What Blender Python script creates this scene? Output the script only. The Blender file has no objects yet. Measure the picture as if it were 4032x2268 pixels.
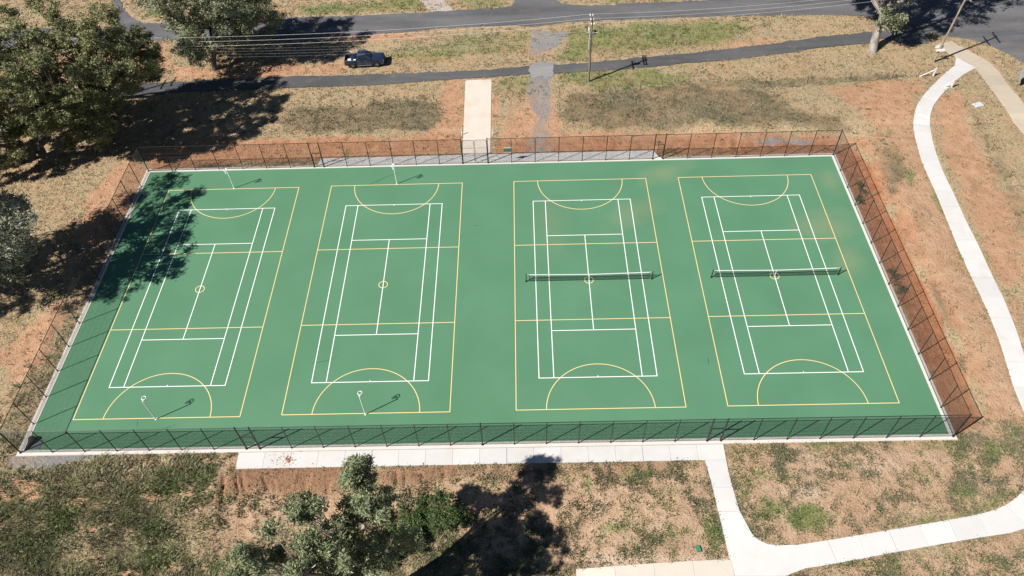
import bpy, bmesh, math, random
import numpy as np
from mathutils import Vector, Matrix
R = math.radians
random.seed(4)
rng = np.random.default_rng(11)
scene = bpy.context.scene
col = scene.collection

# ------------------------------------------------------------------ camera
cam_d = bpy.data.cameras.new("camera"); cam = bpy.data.objects.new("camera", cam_d); col.objects.link(cam)
cam_d.sensor_width = 36.0; cam_d.lens = 26.775; cam_d.clip_start = 0.5; cam_d.clip_end = 3000
def rot(p, y, r):
    return Matrix.Rotation(y, 4, 'Z') @ Matrix.Rotation(p, 4, 'X') @ Matrix.Rotation(r, 4, 'Z')
cam.matrix_world = Matrix.Translation((3.9834, -50.8531, 59.2632)) @ rot(0.70130, 0.02584, -0.04069)
scene.camera = cam
# ------------------------------------------------------------------ sky, sun, exposure
SHX, SHY = 0.90, 0.51                       # shadow of a 1 m post on flat ground
elev = math.atan2(1.0, math.hypot(SHX, SHY))
world = bpy.data.worlds.new("World"); scene.world = world; world.use_nodes = True
wn = world.node_tree.nodes; wl_ = world.node_tree.links
sky = wn.new("ShaderNodeTexSky"); sky.sky_type = 'NISHITA'; sky.sun_disc = False
sky.sun_elevation = elev
sky.sun_rotation = math.atan2(-SHX, -SHY)
sky.air_density = 0.55; sky.dust_density = 0.0; sky.ozone_density = 1.0
bg = wn["Background"]; bg.inputs["Strength"].default_value = 0.05
wl_.new(sky.outputs["Color"], bg.inputs["Color"])
sun_d = bpy.data.lights.new("sun", 'SUN'); sun_d.energy = 5.0; sun_d.angle = R(0.53); sun_d.color = (1.0, 0.955, 0.89)
sun = bpy.data.objects.new("sun", sun_d); col.objects.link(sun)
sun.rotation_euler = Vector((SHX, SHY, -1.0)).to_track_quat('-Z', 'Y').to_euler()
sun.location = (-40, -25, 60)
vs = scene.view_settings; vs.view_transform = 'Standard'; vs.look = 'None'; vs.exposure = 0.72; vs.gamma = 1.0
vs.use_curve_mapping = False
scene.cycles.max_bounces = 6; scene.cycles.transparent_max_bounces = 8

def sstep(a, b, v):
    t = np.clip((v - a) / (b - a), 0.0, 1.0)
    return t * t * (3 - 2 * t)
def H(x, y):
    """smooth height of the land in metres (court surface = 0)"""
    x = np.asarray(x, float); y = np.asarray(y, float)
    base = -0.05
    wl = 1 - sstep(-24.0, -20.5, x)              # bank left of the front path
    wr = sstep(2.0, 17.0, x)                    # gentle fall right of the branch path
    wm = (1 - wl) * (1 - wr)
    drop = wl * 1.9 * sstep(20.2, 30.0, -y) + wm * 1.8 * sstep(20.5, 26.5, -y) + wr * 0.9 * sstep(19.5, 32.0, -y)
    side = (0.75 - 0.45 * sstep(22.0, 33.0, y)) * sstep(41.6, 46.5, x) * sstep(-21.0, -8.0, y)
    corner = sstep(20.0, 27.0, x)
    back = (0.30 + 0.75 * corner * (1 - sstep(26.0, 36.0, y))) * sstep(20.4, 24.5 + 8.0 * (1 - corner), y)
    left = -0.35 * sstep(41.5, 47.0, -x) * (1 - sstep(-6.0, 12.0, y))
    return base - drop + np.maximum(side, back) + left

DATA = {}
DATA['right_path_L'] = [(61.8, 37.32), (61.02, 35.61), (58.44, 33.2), (55.75, 30.28), (53.65, 27.83), (52.14, 25.66), (51.23, 23.54), (50.75, 21.73), (50.21, 19.05), (49.85, 16.7), (49.64, 13.97), (49.52, 11.16), (49.15, 7.03), (48.79, 2.77), (48.6, -0.86), (48.56, -3.27), (48.38, -6.56), (48.0, -9.92), (47.51, -13.64), (47.45, -16.37), (47.44, -18.41), (47.06, -20.25), (46.1, -22.01), (44.57, -23.48), (43.44, -24.3), (42.39, -24.82), (40.97, -25.23), (38.72, -25.62), (34.29, -26.29), (29.91, -26.91), (26.65, -27.38), (25.14, -27.56)]
DATA['right_path_R'] = [(63.31, 34.78), (60.93, 33.07), (58.63, 30.81), (56.28, 28.32), (54.47, 26.09), (53.36, 24.08), (52.91, 22.4), (52.3, 19.94), (51.81, 17.1), (51.47, 13.91), (51.37, 11.09), (51.08, 6.96), (50.93, 2.71), (50.66, -1.27), (50.57, -4.0), (50.2, -7.55), (49.7, -10.68), (49.32, -14.63), (49.27, -18.07), (48.88, -20.65), (47.31, -23.39), (45.13, -25.64), (43.31, -26.75), (40.3, -27.12), (37.02, -27.58), (31.58, -28.42), (27.27, -29.12), (25.46, -29.35)]
DATA['branch'] = ([(19.01, -20.37), (19.2, -22.09), (19.35, -24.12), (19.48, -26.27), (19.63, -27.94), (19.64, -28.91), (19.71, -29.86), (19.71, -30.96)], [(20.79, -20.34), (20.8, -21.66), (20.92, -23.15), (21.12, -24.81), (21.26, -25.56), (21.58, -26.41), (22.1, -27.05), (22.86, -27.47), (23.67, -27.57), (25.14, -27.56)], [(25.46, -29.35), (24.58, -29.64), (24.0, -29.92), (23.48, -30.42), (23.15, -31.01)])
DATA['old_path_L'] = [(60.49, 40.59), (60.72, 39.36), (61.87, 37.3), (63.4, 34.8), (63.39, 33.55), (63.11, 31.45), (62.9, 29.09), (63.07, 29.26), (62.86, 26.56), (62.91, 23.98), (63.31, 20.75), (62.1, 11.57), (61.77, 3.68)]
DATA['old_path_R'] = [(62.69, 41.26), (63.31, 40.0), (64.23, 38.45), (65.07, 37.23), (65.77, 35.88), (66.06, 34.83), (65.92, 33.42), (65.59, 31.33), (65.43, 28.83), (65.64, 29.13), (65.4, 25.91), (65.3, 18.61), (64.9, 10.19)]
DATA['driveway'] = [(-3.26, 35.01), (0.21, 35.06), (0.21, 20.11), (-3.13, 20.24)]
DATA['apron_top'] = [(-17.72, 20.23), (-3.36, 20.0), (0.21, 20.16), (19.61, 20.25)]
DATA['front_path'] = [(-21.2, -18.66), (-21.13, -20.49), (-1.3, -20.34), (17.11, -20.33), (20.79, -20.34), (20.84, -18.52)]
DATA['front_slab'] = [(7.56, -28.99), (15.93, -29.02), (19.62, -28.91), (19.71, -29.86)]
DATA['main_road'] = [(-85.19, 52.88), (-68.75, 50.77), (-60.42, 50.58), (-55.18, 50.15), (-58.01, 58.29), (-59.72, 63.18), (-58.56, 63.12), (-56.87, 58.23), (-55.23, 55.08), (-53.28, 52.76), (-51.27, 51.39), (-47.83, 51.04), (-39.01, 50.96), (-28.65, 51.89), (-22.06, 51.74), (-13.34, 52.21), (-9.44, 52.2), (-5.37, 52.72), (-2.63, 52.58), (1.26, 52.94), (3.02, 53.59), (3.73, 58.54), (8.55, 58.28), (10.07, 53.67), (13.92, 52.95), (16.84, 52.95), (20.75, 53.23), (28.09, 53.48), (38.8, 53.9), (50.5, 54.18), (62.89, 56.51), (90.2, 57.36), (75.01, 27.45), (70.02, 35.73), (68.85, 38.09), (67.16, 40.38), (65.04, 41.78), (61.94, 42.58), (60.39, 43.82), (58.22, 45.45), (54.28, 47.55), (53.47, 47.94), (48.09, 48.74), (42.48, 48.85), (35.0, 49.12), (27.43, 49.07), (16.49, 48.91), (10.78, 48.66), (6.2, 47.66), (3.18, 48.16), (-2.51, 48.09), (-8.2, 47.85), (-11.94, 47.16), (-21.35, 46.66), (-32.16, 46.08), (-39.79, 46.27), (-46.4, 46.76), (-53.05, 46.05), (-60.62, 45.9), (-81.41, 45.36)]
DATA['track'] = [(-75.1, 32.8), (-59.9, 34.53), (-53.61, 35.83), (-47.97, 36.1), (-39.09, 36.32), (-35.55, 36.46), (-26.72, 36.99), (-19.97, 36.78), (-11.1, 37.06), (-2.21, 37.13), (4.9, 37.89), (8.46, 38.04), (12.03, 38.19), (19.23, 39.11), (26.03, 39.75), (31.55, 40.61), (37.12, 41.47), (42.78, 42.51), (47.56, 43.44), (52.24, 43.88), (56.03, 44.37), (58.77, 44.91), (60.81, 43.47), (59.31, 40.75), (56.68, 40.88), (53.56, 42.33), (51.4, 41.13), (46.84, 40.86), (42.14, 39.95), (36.54, 38.79), (31.1, 38.1), (25.71, 37.57), (20.75, 36.87), (15.44, 36.5), (8.38, 36.06), (5.21, 36.04), (0.46, 35.65), (-5.68, 35.32), (-14.39, 34.51), (-19.64, 34.44), (-26.22, 34.28), (-40.28, 34.14), (-45.69, 33.35), (-52.5, 33.2), (-58.95, 32.14), (-73.52, 29.59)]
DATA['patches'] = [
    ('soil', 0.95, 0.9, [(-46.3, 12.74), (-45.15, 17.44), (-43.79, 21.35), (-43.33, 23.02), (-40.55, 18.69), (-40.74, 12.56), (-41.34, 7.55), (-42.09, 4.04), (-44.93, 8.29)]),
    ('soil', 0.8, 1.2, [(-47.38, -7.52), (-46.09, -4.91), (-44.43, -1.77), (-42.85, -0.33), (-41.19, -1.99), (-41.92, -5.98), (-43.46, -10.99), (-44.82, -13.28)]),
    ('soil', 0.9, 0.9, [(-43.63, 23.17), (-33.03, 24.27), (-21.12, 23.98), (-7.39, 24.44), (-3.22, 24.66), (-3.05, 19.87), (-20.91, 19.57), (-40.18, 18.25)]),
    ('soil', 0.9, 0.7, [(-6.36, 34.9), (-3.41, 34.77), (-3.18, 23.55), (-8.79, 23.38), (-6.34, 27.81)]),
    ('soil', 0.8, 0.5, [(0.29, 32.25), (1.22, 32.21), (1.07, 23.02), (0.24, 23.05)]),
    ('soil', 0.55, 1.0, [(1.23, 29.49), (5.26, 30.54), (5.33, 22.86), (0.49, 22.3)]),
    ('soil', 0.95, 0.9, [(5.26, 30.95), (8.36, 31.66), (8.79, 24.22), (20.4, 23.56), (27.4, 22.77), (42.21, 21.61), (40.78, 18.77), (20.3, 19.02), (0.52, 19.74), (0.48, 23.04)]),
    ('soil', 0.9, 1.3, [(43.62, 30.69), (56.29, 33.0), (53.52, 28.45), (51.4, 23.73), (50.91, 18.07), (50.34, 13.95), (47.76, 19.63), (46.21, 23.89), (44.19, 26.91)]),
    ('soil', 0.75, 1.3, [(55.52, 29.8), (59.45, 29.11), (57.5, 21.47), (57.17, 14.38), (54.28, 13.81), (53.21, 21.26)]),
    ('soil', 1.0, 0.6, [(40.42, 18.79), (42.92, 21.16), (43.97, 16.68), (43.89, 2.35), (44.13, -8.86), (43.89, -16.7), (40.65, -18.54)]),
    ('soil', 0.8, 1.0, [(45.51, 21.29), (46.39, 14.09), (46.4, 8.93), (45.7, -3.34), (45.38, -12.09), (44.21, -17.18), (44.13, -8.86), (43.89, 2.35)]),
    ('soil', 0.5, 1.5, [(53.92, 15.17), (52.79, 1.71), (51.48, -6.49), (55.97, 3.86), (57.17, 14.38)]),
    ('soil', 0.6, 1.2, [(45.38, -12.09), (46.74, -14.97), (46.48, -18.77), (44.77, -21.64), (43.63, -18.69)]),
    ('soil', 0.85, 0.8, [(-7.34, 45.71), (-8.81, 45.24), (-12.73, 45.1), (-17.62, 45.33), (-21.63, 45.85), (-23.24, 46.47), (-21.79, 46.95), (-17.82, 47.09), (-12.88, 46.85), (-8.88, 46.32)]),
    ('soil', 0.7, 1.0, [(9.84, 41.32), (9.24, 40.56), (7.73, 40.14), (5.89, 40.23), (4.41, 40.78), (3.85, 41.6), (4.44, 42.38), (5.96, 42.81), (7.82, 42.72), (9.31, 42.15)]),
    ('soil', 0.9, 0.5, [(46.2, 41.57), (45.68, 41.19), (44.56, 41.0), (43.24, 41.06), (42.24, 41.35), (41.93, 41.77), (42.44, 42.15), (43.57, 42.34), (44.89, 42.28), (45.9, 41.98)]),
    ('soil', 0.6, 1.0, [(-4.57, 40.07), (-5.48, 39.55), (-7.9, 39.32), (-10.93, 39.46), (-13.41, 39.91), (-14.41, 40.52), (-13.52, 41.04), (-11.07, 41.28), (-8.02, 41.14), (-5.53, 40.67)]),
    ('soil', 0.6, 1.0, [(40.55, 41.64), (39.44, 40.89), (36.94, 40.52), (33.98, 40.66), (31.66, 41.25), (30.88, 42.09), (31.96, 42.85), (34.49, 43.24), (37.5, 43.09), (39.81, 42.48)]),
    ('soil', 0.8, 0.5, [(10.78, 43.54), (10.12, 42.99), (8.46, 42.71), (6.42, 42.8), (4.78, 43.24), (4.15, 43.85), (4.8, 44.41), (6.47, 44.69), (8.53, 44.6), (10.18, 44.15)]),
    ('soil', 0.7, 0.6, [(17.96, 43.69), (17.29, 43.26), (15.62, 43.05), (13.59, 43.15), (11.96, 43.51), (11.36, 44.01), (12.02, 44.45), (13.7, 44.66), (15.75, 44.56), (17.38, 44.19)]),
    ('soil', 0.6, 0.8, [(16.42, 33.04), (15.98, 32.6), (14.93, 32.36), (13.67, 32.41), (12.66, 32.74), (12.3, 33.22), (12.73, 33.66), (13.78, 33.9), (15.06, 33.85), (16.07, 33.52)]),
    ('soil', 0.75, 1.0, [(-69.27, 43.8), (-46.4, 46.76), (-43.69, 39.28), (-50.93, 36.37), (-65.15, 34.31)]),
    ('soil', 0.8, 1.2, [(-44.66, 40.74), (-36.51, 38.96), (-29.01, 39.56), (-19.27, 40.07), (-19.43, 37.28), (-35.95, 36.63), (-43.02, 36.94)]),
    ('soil', 1.0, 0.7, [(-21.21, -20.53), (-1.08, -20.38), (16.52, -20.41), (19.03, -20.45), (19.2, -24.58), (19.59, -28.98), (7.6, -29.32), (2.87, -29.15), (-2.01, -25.99), (-7.69, -24.39), (-16.96, -25.15), (-21.16, -27.35), (-23.37, -25.57), (-22.42, -23.39), (-20.6, -22.13)]),
    ('pink', 1.0, 1.5, [(-22.25, -20.51), (-1.08, -20.31), (21.29, -18.23), (40.33, -18.5), (44.54, -17.2), (49.8, -20.66), (43.67, -34.55), (-24.65, -33.41), (-24.22, -24.36)]),
    ('pink', 0.6, 3.0, [(45.3, 22.09), (51.4, 23.73), (48.85, 4.08), (50.44, -11.0), (47.29, -18.78), (43.88, -17.17), (44.24, 2.26)]),
    ('brown', 1.0, 0.8, [(-21.21, -20.53), (-1.76, -20.37), (-2.07, -21.48), (-5.41, -22.36), (-10.46, -22.13), (-15.16, -22.52), (-19.23, -22.31), (-22.97, -24.03), (-24.4, -25.27), (-22.02, -21.65)]),
    ('brown', 0.6, 0.6, [(-1.76, -20.37), (16.52, -20.37), (16.39, -21.31), (2.98, -21.56), (-2.07, -21.48)]),
    ('soil', 0.95, 1.0, [(21.28, -18.7), (40.29, -18.61), (43.55, -17.15), (45.73, -20.59), (43.73, -24.33), (38.31, -25.21), (25.02, -27.53), (22.58, -27.18), (21.13, -24.61)]),
    ('soil', 0.9, 1.0, [(24.18, -29.92), (27.77, -29.1), (43.21, -27.03), (41.34, -31.67), (23.53, -31.43)]),
    ('sand', 0.9, 0.6, [(7.05, -27.88), (8.63, -27.97), (13.64, -28.08), (19.54, -28.37), (19.59, -28.98), (7.64, -28.7)]),
    ('sand', 0.6, 0.8, [(27.4, -19.88), (37.8, -19.89), (39.14, -20.83), (32.89, -21.78), (28.33, -21.52)]),
    ('sand', 0.8, 0.6, [(28.85, -23.42), (28.42, -23.64), (27.41, -23.77), (26.21, -23.75), (25.27, -23.59), (24.95, -23.35), (25.37, -23.12), (26.38, -22.99), (27.59, -23.01), (28.53, -23.17)]),
    ('soil', 0.95, 0.5, [(-26.41, -22.69), (-26.55, -23.06), (-27.08, -23.29), (-27.79, -23.27), (-28.41, -23.03), (-28.71, -22.65), (-28.58, -22.27), (-28.06, -22.04), (-27.34, -22.05), (-26.71, -22.3)]),
    ('soil', 0.95, 0.5, [(-23.19, -22.79), (-23.4, -23.13), (-24.06, -23.34), (-24.93, -23.32), (-25.68, -23.1), (-26.02, -22.76), (-25.82, -22.42), (-25.15, -22.21), (-24.27, -22.23), (-23.52, -22.45)]),
    ('soil', 0.95, 0.5, [(-31.51, -23.41), (-31.71, -23.92), (-32.44, -24.22), (-33.44, -24.21), (-34.33, -23.88), (-34.76, -23.36), (-34.59, -22.83), (-33.86, -22.52), (-32.85, -22.53), (-31.95, -22.88)]),
    ('soil', 0.95, 0.5, [(-31.16, -25.17), (-31.46, -25.56), (-32.4, -25.79), (-33.64, -25.77), (-34.7, -25.51), (-35.17, -25.11), (-34.89, -24.72), (-33.94, -24.49), (-32.69, -24.51), (-31.63, -24.77)]),
    ('soil', 0.95, 0.5, [(-37.07, -22.26), (-37.26, -22.94), (-38.16, -23.34), (-39.42, -23.33), (-40.57, -22.89), (-41.18, -22.19), (-41.04, -21.48), (-40.17, -21.04), (-38.88, -21.06), (-37.69, -21.54)]),
    ('soil', 0.95, 0.5, [(-38.17, -24.92), (-38.23, -25.56), (-38.72, -25.95), (-39.46, -25.94), (-40.18, -25.53), (-40.59, -24.88), (-40.54, -24.23), (-40.04, -23.84), (-39.29, -23.85), (-38.57, -24.26)]),
    ('soil', 0.95, 0.5, [(-28.91, -27.47), (-29.3, -27.67), (-30.41, -27.79), (-31.83, -27.77), (-33.02, -27.62), (-33.51, -27.4), (-33.13, -27.2), (-32.01, -27.08), (-30.58, -27.1), (-29.4, -27.25)]),
    ('soil', 0.95, 0.5, [(-21.58, -28.31), (-22.14, -28.53), (-23.73, -28.64), (-25.74, -28.61), (-27.4, -28.46), (-28.07, -28.23), (-27.5, -28.03), (-25.9, -27.92), (-23.88, -27.95), (-22.24, -28.09)]),
    ('soil', 0.95, 0.5, [(-26.36, -28.62), (-26.66, -28.87), (-27.6, -29.01), (-28.8, -28.99), (-29.82, -28.82), (-30.26, -28.57), (-29.96, -28.32), (-29.02, -28.18), (-27.8, -28.2), (-26.79, -28.37)]),
    ('gravel', 1.0, 0.5, [(-41.68, -18.78), (-35.3, -18.71), (-30.75, -18.65), (-31.7, -18.97), (-34.08, -19.16), (-35.7, -19.51), (-37.55, -20.15), (-40.73, -20.02)]),
    ('gravel', 0.8, 0.8, [(6.0, 47.12), (10.93, 46.46), (10.11, 41.12), (5.46, 40.37)]),
    ('gravel', 0.8, 0.6, [(5.48, 38.48), (8.58, 38.34), (8.09, 28.82), (7.4, 26.52), (5.9, 25.82), (5.21, 28.15), (4.92, 31.38)]),
    ('gravel', 0.7, 0.8, [(5.43, 26.98), (7.19, 27.68), (7.4, 19.85), (5.03, 19.94)]),
    ('gravel', 0.5, 0.8, [(37.05, 45.6), (44.21, 45.46), (43.12, 43.29), (37.11, 43.28)]),
    ('gravel', 0.6, 0.4, [(4.85, 22.88), (8.23, 22.76), (8.12, 19.97), (0.51, 20.1), (3.38, 20.73)]),
    ('gravel', 0.7, 0.5, [(38.35, 21.16), (37.65, 20.83), (35.96, 20.65), (33.93, 20.72), (32.33, 20.99), (31.75, 21.35), (32.43, 21.65), (34.11, 21.8), (36.16, 21.74), (37.78, 21.5)]),
    ('gravel', 0.6, 0.5, [(-9.24, 23.03), (-9.59, 22.74), (-10.56, 22.59), (-11.77, 22.63), (-12.76, 22.86), (-13.17, 23.17), (-12.82, 23.46), (-11.86, 23.62), (-10.64, 23.57), (-9.64, 23.35)]),
    ('gravel', 0.6, 0.4, [(-33.09, 22.43), (-33.3, 22.13), (-34.0, 21.97), (-34.91, 22.0), (-35.7, 22.22), (-36.06, 22.53), (-35.86, 22.83), (-35.16, 22.99), (-34.24, 22.96), (-33.45, 22.74)]),
    ('gravel', 0.5, 0.5, [(-28.13, 35.04), (-3.88, 36.14), (-3.85, 35.24), (-25.8, 33.88)]),
    ('white', 1.0, 0.4, [(-11.19, 57.38), (-7.56, 57.19), (-7.28, 55.63), (-5.67, 52.85), (-8.45, 52.0), (-9.13, 52.92), (-10.64, 55.43)]),
    ('white', 0.8, 0.5, [(3.03, 55.09), (5.0, 54.99), (4.59, 53.88), (3.02, 53.66)]),
    ('green', 0.8, 1.5, [(-29.64, 55.2), (-11.28, 57.0), (-8.92, 53.02), (-13.88, 52.6), (-22.07, 52.36), (-29.0, 52.27)]),
    ('green', 0.6, 1.0, [(-6.46, 56.74), (3.12, 56.23), (1.34, 53.16), (-3.34, 52.73)]),
    ('green', 0.7, 1.0, [(25.94, 53.67), (25.02, 53.45), (22.68, 53.41), (19.81, 53.56), (17.5, 53.85), (16.63, 54.16), (17.54, 54.37), (19.9, 54.41), (22.78, 54.26), (25.08, 53.98)]),
    ('green', 0.9, 0.8, [(-48.32, 54.02), (-48.47, 53.44), (-49.21, 53.12), (-50.26, 53.17), (-51.22, 53.58), (-51.72, 54.19), (-51.58, 54.78), (-50.84, 55.11), (-49.78, 55.06), (-48.82, 54.64)]),
    ('green', 0.8, 1.5, [(10.96, 46.88), (27.47, 48.36), (35.4, 48.49), (36.88, 44.79), (30.88, 42.09), (20.91, 40.62), (8.95, 39.45)]),
    ('green', 0.6, 1.5, [(-13.01, 43.17), (-3.14, 46.22), (5.87, 46.51), (5.21, 41.35), (-7.26, 39.53), (-14.94, 40.35)]),
    ('green', 0.75, 1.3, [(8.87, 37.59), (17.32, 37.03), (26.54, 35.24), (25.13, 32.9), (13.78, 32.29), (8.69, 33.37)]),
    ('green', 0.6, 1.0, [(0.89, 35.48), (5.1, 35.75), (5.03, 31.8), (0.91, 31.97)]),
    ('green', 0.9, 0.6, [(49.04, 12.14), (49.61, 11.67), (49.81, 1.8), (49.5, -2.46), (48.94, -1.41), (48.85, 4.08)]),
    ('green', 0.8, 0.7, [(51.37, 6.34), (51.2, 1.75), (51.0, -3.52), (50.94, -5.02), (50.13, -3.75), (50.19, 1.23)]),
    ('green', 0.9, 0.7, [(48.1, 13.36), (47.72, 12.6), (47.26, 12.14), (46.88, 12.15), (46.74, 12.63), (46.88, 13.4), (47.25, 14.17), (47.73, 14.65), (48.11, 14.63), (48.25, 14.14)]),
    ('green', 0.9, 0.6, [(27.89, -25.37), (27.42, -25.92), (26.47, -26.25), (25.4, -26.24), (24.6, -25.88), (24.38, -25.31), (24.84, -24.75), (25.79, -24.41), (26.89, -24.43), (27.69, -24.79)]),
    ('green', 0.7, 0.8, [(25.64, -24.68), (25.11, -25.43), (24.06, -25.88), (22.88, -25.86), (22.01, -25.39), (21.78, -24.62), (22.29, -23.86), (23.36, -23.39), (24.56, -23.41), (25.43, -23.91)]),
    ('green', 0.8, 0.8, [(40.78, -23.62), (40.38, -24.04), (39.65, -24.29), (38.86, -24.28), (38.31, -24.0), (38.21, -23.57), (38.6, -23.15), (39.33, -22.89), (40.13, -22.9), (40.68, -23.18)]),
    ('green', 0.9, 0.5, [(43.7, -20.19), (43.48, -20.52), (43.17, -20.73), (42.88, -20.72), (42.73, -20.51), (42.78, -20.17), (43.0, -19.83), (43.32, -19.62), (43.6, -19.62), (43.75, -19.84)]),
    ('green', 0.7, 0.8, [(34.94, -25.8), (38.94, -25.22), (42.58, -23.98), (40.72, -25.57), (35.69, -26.44)]),
    ('green', 0.8, 0.7, [(19.48, -26.82), (19.15, -27.73), (18.59, -28.28), (18.01, -28.27), (17.63, -27.71), (17.58, -26.79), (17.9, -25.87), (18.47, -25.29), (19.06, -25.3), (19.45, -25.89)]),
    ('green', 0.7, 0.7, [(14.35, -21.62), (14.06, -21.98), (13.37, -22.19), (12.55, -22.17), (11.91, -21.93), (11.69, -21.56), (11.98, -21.2), (12.67, -20.99), (13.5, -21.0), (14.14, -21.24)]),
    ('green', 0.75, 0.6, [(9.84, -22.19), (9.64, -22.79), (9.19, -23.14), (8.66, -23.12), (8.25, -22.74), (8.11, -22.14), (8.31, -21.54), (8.77, -21.15), (9.31, -21.16), (9.72, -21.56)]),
    ('green', 0.7, 0.7, [(0.12, -21.99), (-0.0, -22.31), (-0.34, -22.5), (-0.75, -22.5), (-1.09, -22.29), (-1.22, -21.97), (-1.09, -21.64), (-0.76, -21.43), (-0.34, -21.44), (-0.01, -21.65)]),
    ('green', 0.6, 0.8, [(19.11, -21.0), (18.69, -21.24), (17.67, -21.38), (16.43, -21.36), (15.45, -21.18), (15.1, -20.93), (15.52, -20.68), (16.55, -20.54), (17.79, -20.56), (18.77, -20.74)]),
    ('green', 0.6, 0.8, [(29.89, -19.36), (29.62, -19.66), (29.06, -19.84), (28.44, -19.83), (27.99, -19.63), (27.87, -19.32), (28.15, -19.01), (28.7, -18.83), (29.33, -18.84), (29.78, -19.04)]),
    ('green', 0.7, 0.8, [(41.34, -19.39), (40.43, -19.6), (38.21, -19.69), (35.53, -19.64), (33.4, -19.46), (32.64, -19.22), (33.54, -19.02), (35.77, -18.92), (38.47, -18.98), (40.6, -19.16)]),
    ('green', 0.7, 0.6, [(22.44, -22.46), (22.21, -23.06), (21.85, -23.42), (21.49, -23.41), (21.26, -23.04), (21.26, -22.44), (21.48, -21.83), (21.85, -21.46), (22.22, -21.46), (22.44, -21.85)]),
    ('green', 0.6, 0.6, [(26.23, -22.01), (25.74, -22.2), (24.57, -22.31), (23.15, -22.28), (22.02, -22.14), (21.61, -21.93), (22.09, -21.73), (23.28, -21.62), (24.71, -21.65), (25.83, -21.8)]),
    ('green', 0.7, 0.8, [(13.24, -26.01), (12.83, -26.4), (11.86, -26.6), (10.69, -26.53), (9.76, -26.21), (9.42, -25.78), (9.81, -25.39), (10.79, -25.21), (11.98, -25.28), (12.91, -25.58)]),
    ('green', 0.6, 0.8, [(17.63, -26.48), (17.18, -27.02), (16.19, -27.34), (15.03, -27.31), (14.13, -26.93), (13.83, -26.36), (14.26, -25.82), (15.25, -25.51), (16.43, -25.55), (17.34, -25.91)]),
    ('green', 0.8, 0.5, [(-45.74, 10.92), (-45.69, 10.58), (-45.8, 10.38), (-46.02, 10.39), (-46.28, 10.6), (-46.47, 10.94), (-46.53, 11.28), (-46.42, 11.48), (-46.19, 11.48), (-45.93, 11.26)]),
    ('green', 0.7, 0.6, [(-43.8, -0.52), (-43.81, -0.83), (-44.09, -0.99), (-44.53, -0.96), (-44.97, -0.73), (-45.23, -0.4), (-45.22, -0.09), (-44.94, 0.08), (-44.5, 0.04), (-44.06, -0.19)]),
    ('green', 0.7, 0.6, [(-46.49, -3.64), (-46.49, -4.0), (-46.77, -4.2), (-47.23, -4.19), (-47.69, -3.96), (-47.97, -3.6), (-47.98, -3.25), (-47.7, -3.03), (-47.25, -3.05), (-46.78, -3.28)]),
    ('dark', 0.85, 1.0, [(-20.07, 30.57), (-6.5, 30.85), (-5.94, 27.03), (-7.5, 24.67), (-16.32, 24.99), (-25.3, 25.33), (-27.19, 27.45), (-24.62, 30.1)]),
    ('dark', 0.9, 1.3, [(8.61, 31.57), (16.86, 32.24), (25.07, 32.51), (33.94, 31.18), (37.75, 26.52), (43.66, 23.12), (43.96, 22.08), (41.19, 22.56), (29.83, 23.12), (13.22, 24.8), (9.13, 26.46)]),
    ('dark', 0.7, 0.5, [(24.19, 33.47), (56.6, 33.8), (56.29, 33.0), (33.87, 30.88), (24.01, 32.25)]),
    ('dark', 0.8, 0.8, [(44.39, 21.23), (45.94, 21.2), (47.29, 16.79), (47.71, 14.04), (45.78, 12.17), (44.75, 17.15)]),
    ('dark', 0.8, 0.7, [(45.16, 14.96), (45.86, 12.16), (45.0, 12.34)]),
    ('dark', 0.8, 0.6, [(45.94, 12.15), (45.56, 11.3), (45.13, 10.83), (44.8, 10.91), (44.69, 11.5), (44.84, 12.38), (45.21, 13.21), (45.65, 13.7), (46.0, 13.65), (46.12, 13.05)]),
    ('dark', 0.8, 0.7, [(44.3, -1.0), (44.98, -1.15), (44.88, -5.69), (44.62, -9.4), (44.14, -12.77), (43.62, -11.86), (43.92, -6.46)]),
    ('dark', 0.6, 1.0, [(58.6, 26.46), (59.41, 23.49), (59.2, 14.99), (58.01, 8.55), (55.97, 3.86), (57.17, 14.38)]),
    ('dark', 0.8, 0.8, [(40.95, -23.12), (40.53, -23.62), (39.78, -23.92), (38.99, -23.91), (38.45, -23.59), (38.37, -23.07), (38.79, -22.56), (39.55, -22.25), (40.36, -22.27), (40.89, -22.6)]),
    ('dark', 0.5, 1.0, [(21.15, -19.0), (21.83, -19.01), (22.48, -20.88), (21.64, -20.87)]),
    ('tall', 1.0, 1.6, [(-41.37, -20.99), (-36.71, -20.54), (-33.46, -19.93), (-27.34, -19.51), (-24.88, -19.64), (-23.21, -20.78), (-23.64, -21.98), (-25.64, -23.87), (-24.9, -26.17), (-22.0, -29.25), (-20.91, -33.48), (-40.2, -33.21), (-44.97, -20.99)]),
    ('soil', 0.85, 1.0, [(-24.44, -19.34), (-21.23, -18.94), (-20.58, -22.29), (-22.35, -23.99), (-24.06, -25.28), (-24.55, -24.35), (-22.91, -22.3), (-22.52, -20.79)]),
    ('pink', 1.0, 1.5, [(-25.68, -19.24), (-21.23, -18.94), (-20.4, -24.21), (-24.73, -25.27)]),
    ('tall', 0.8, 0.9, [(-46.3, -15.08), (-44.92, -13.06), (-44.08, -10.49), (-43.17, -5.9), (-42.12, -1.69), (-40.81, -3.03), (-41.0, -8.39), (-41.34, -12.85), (-41.1, -16.6), (-41.67, -18.63), (-44.55, -18.78)]),
    ('tall', 0.5, 0.8, [(-22.79, -21.14), (-20.81, -20.82), (-20.81, -23.33), (-22.35, -23.99)]),
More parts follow.
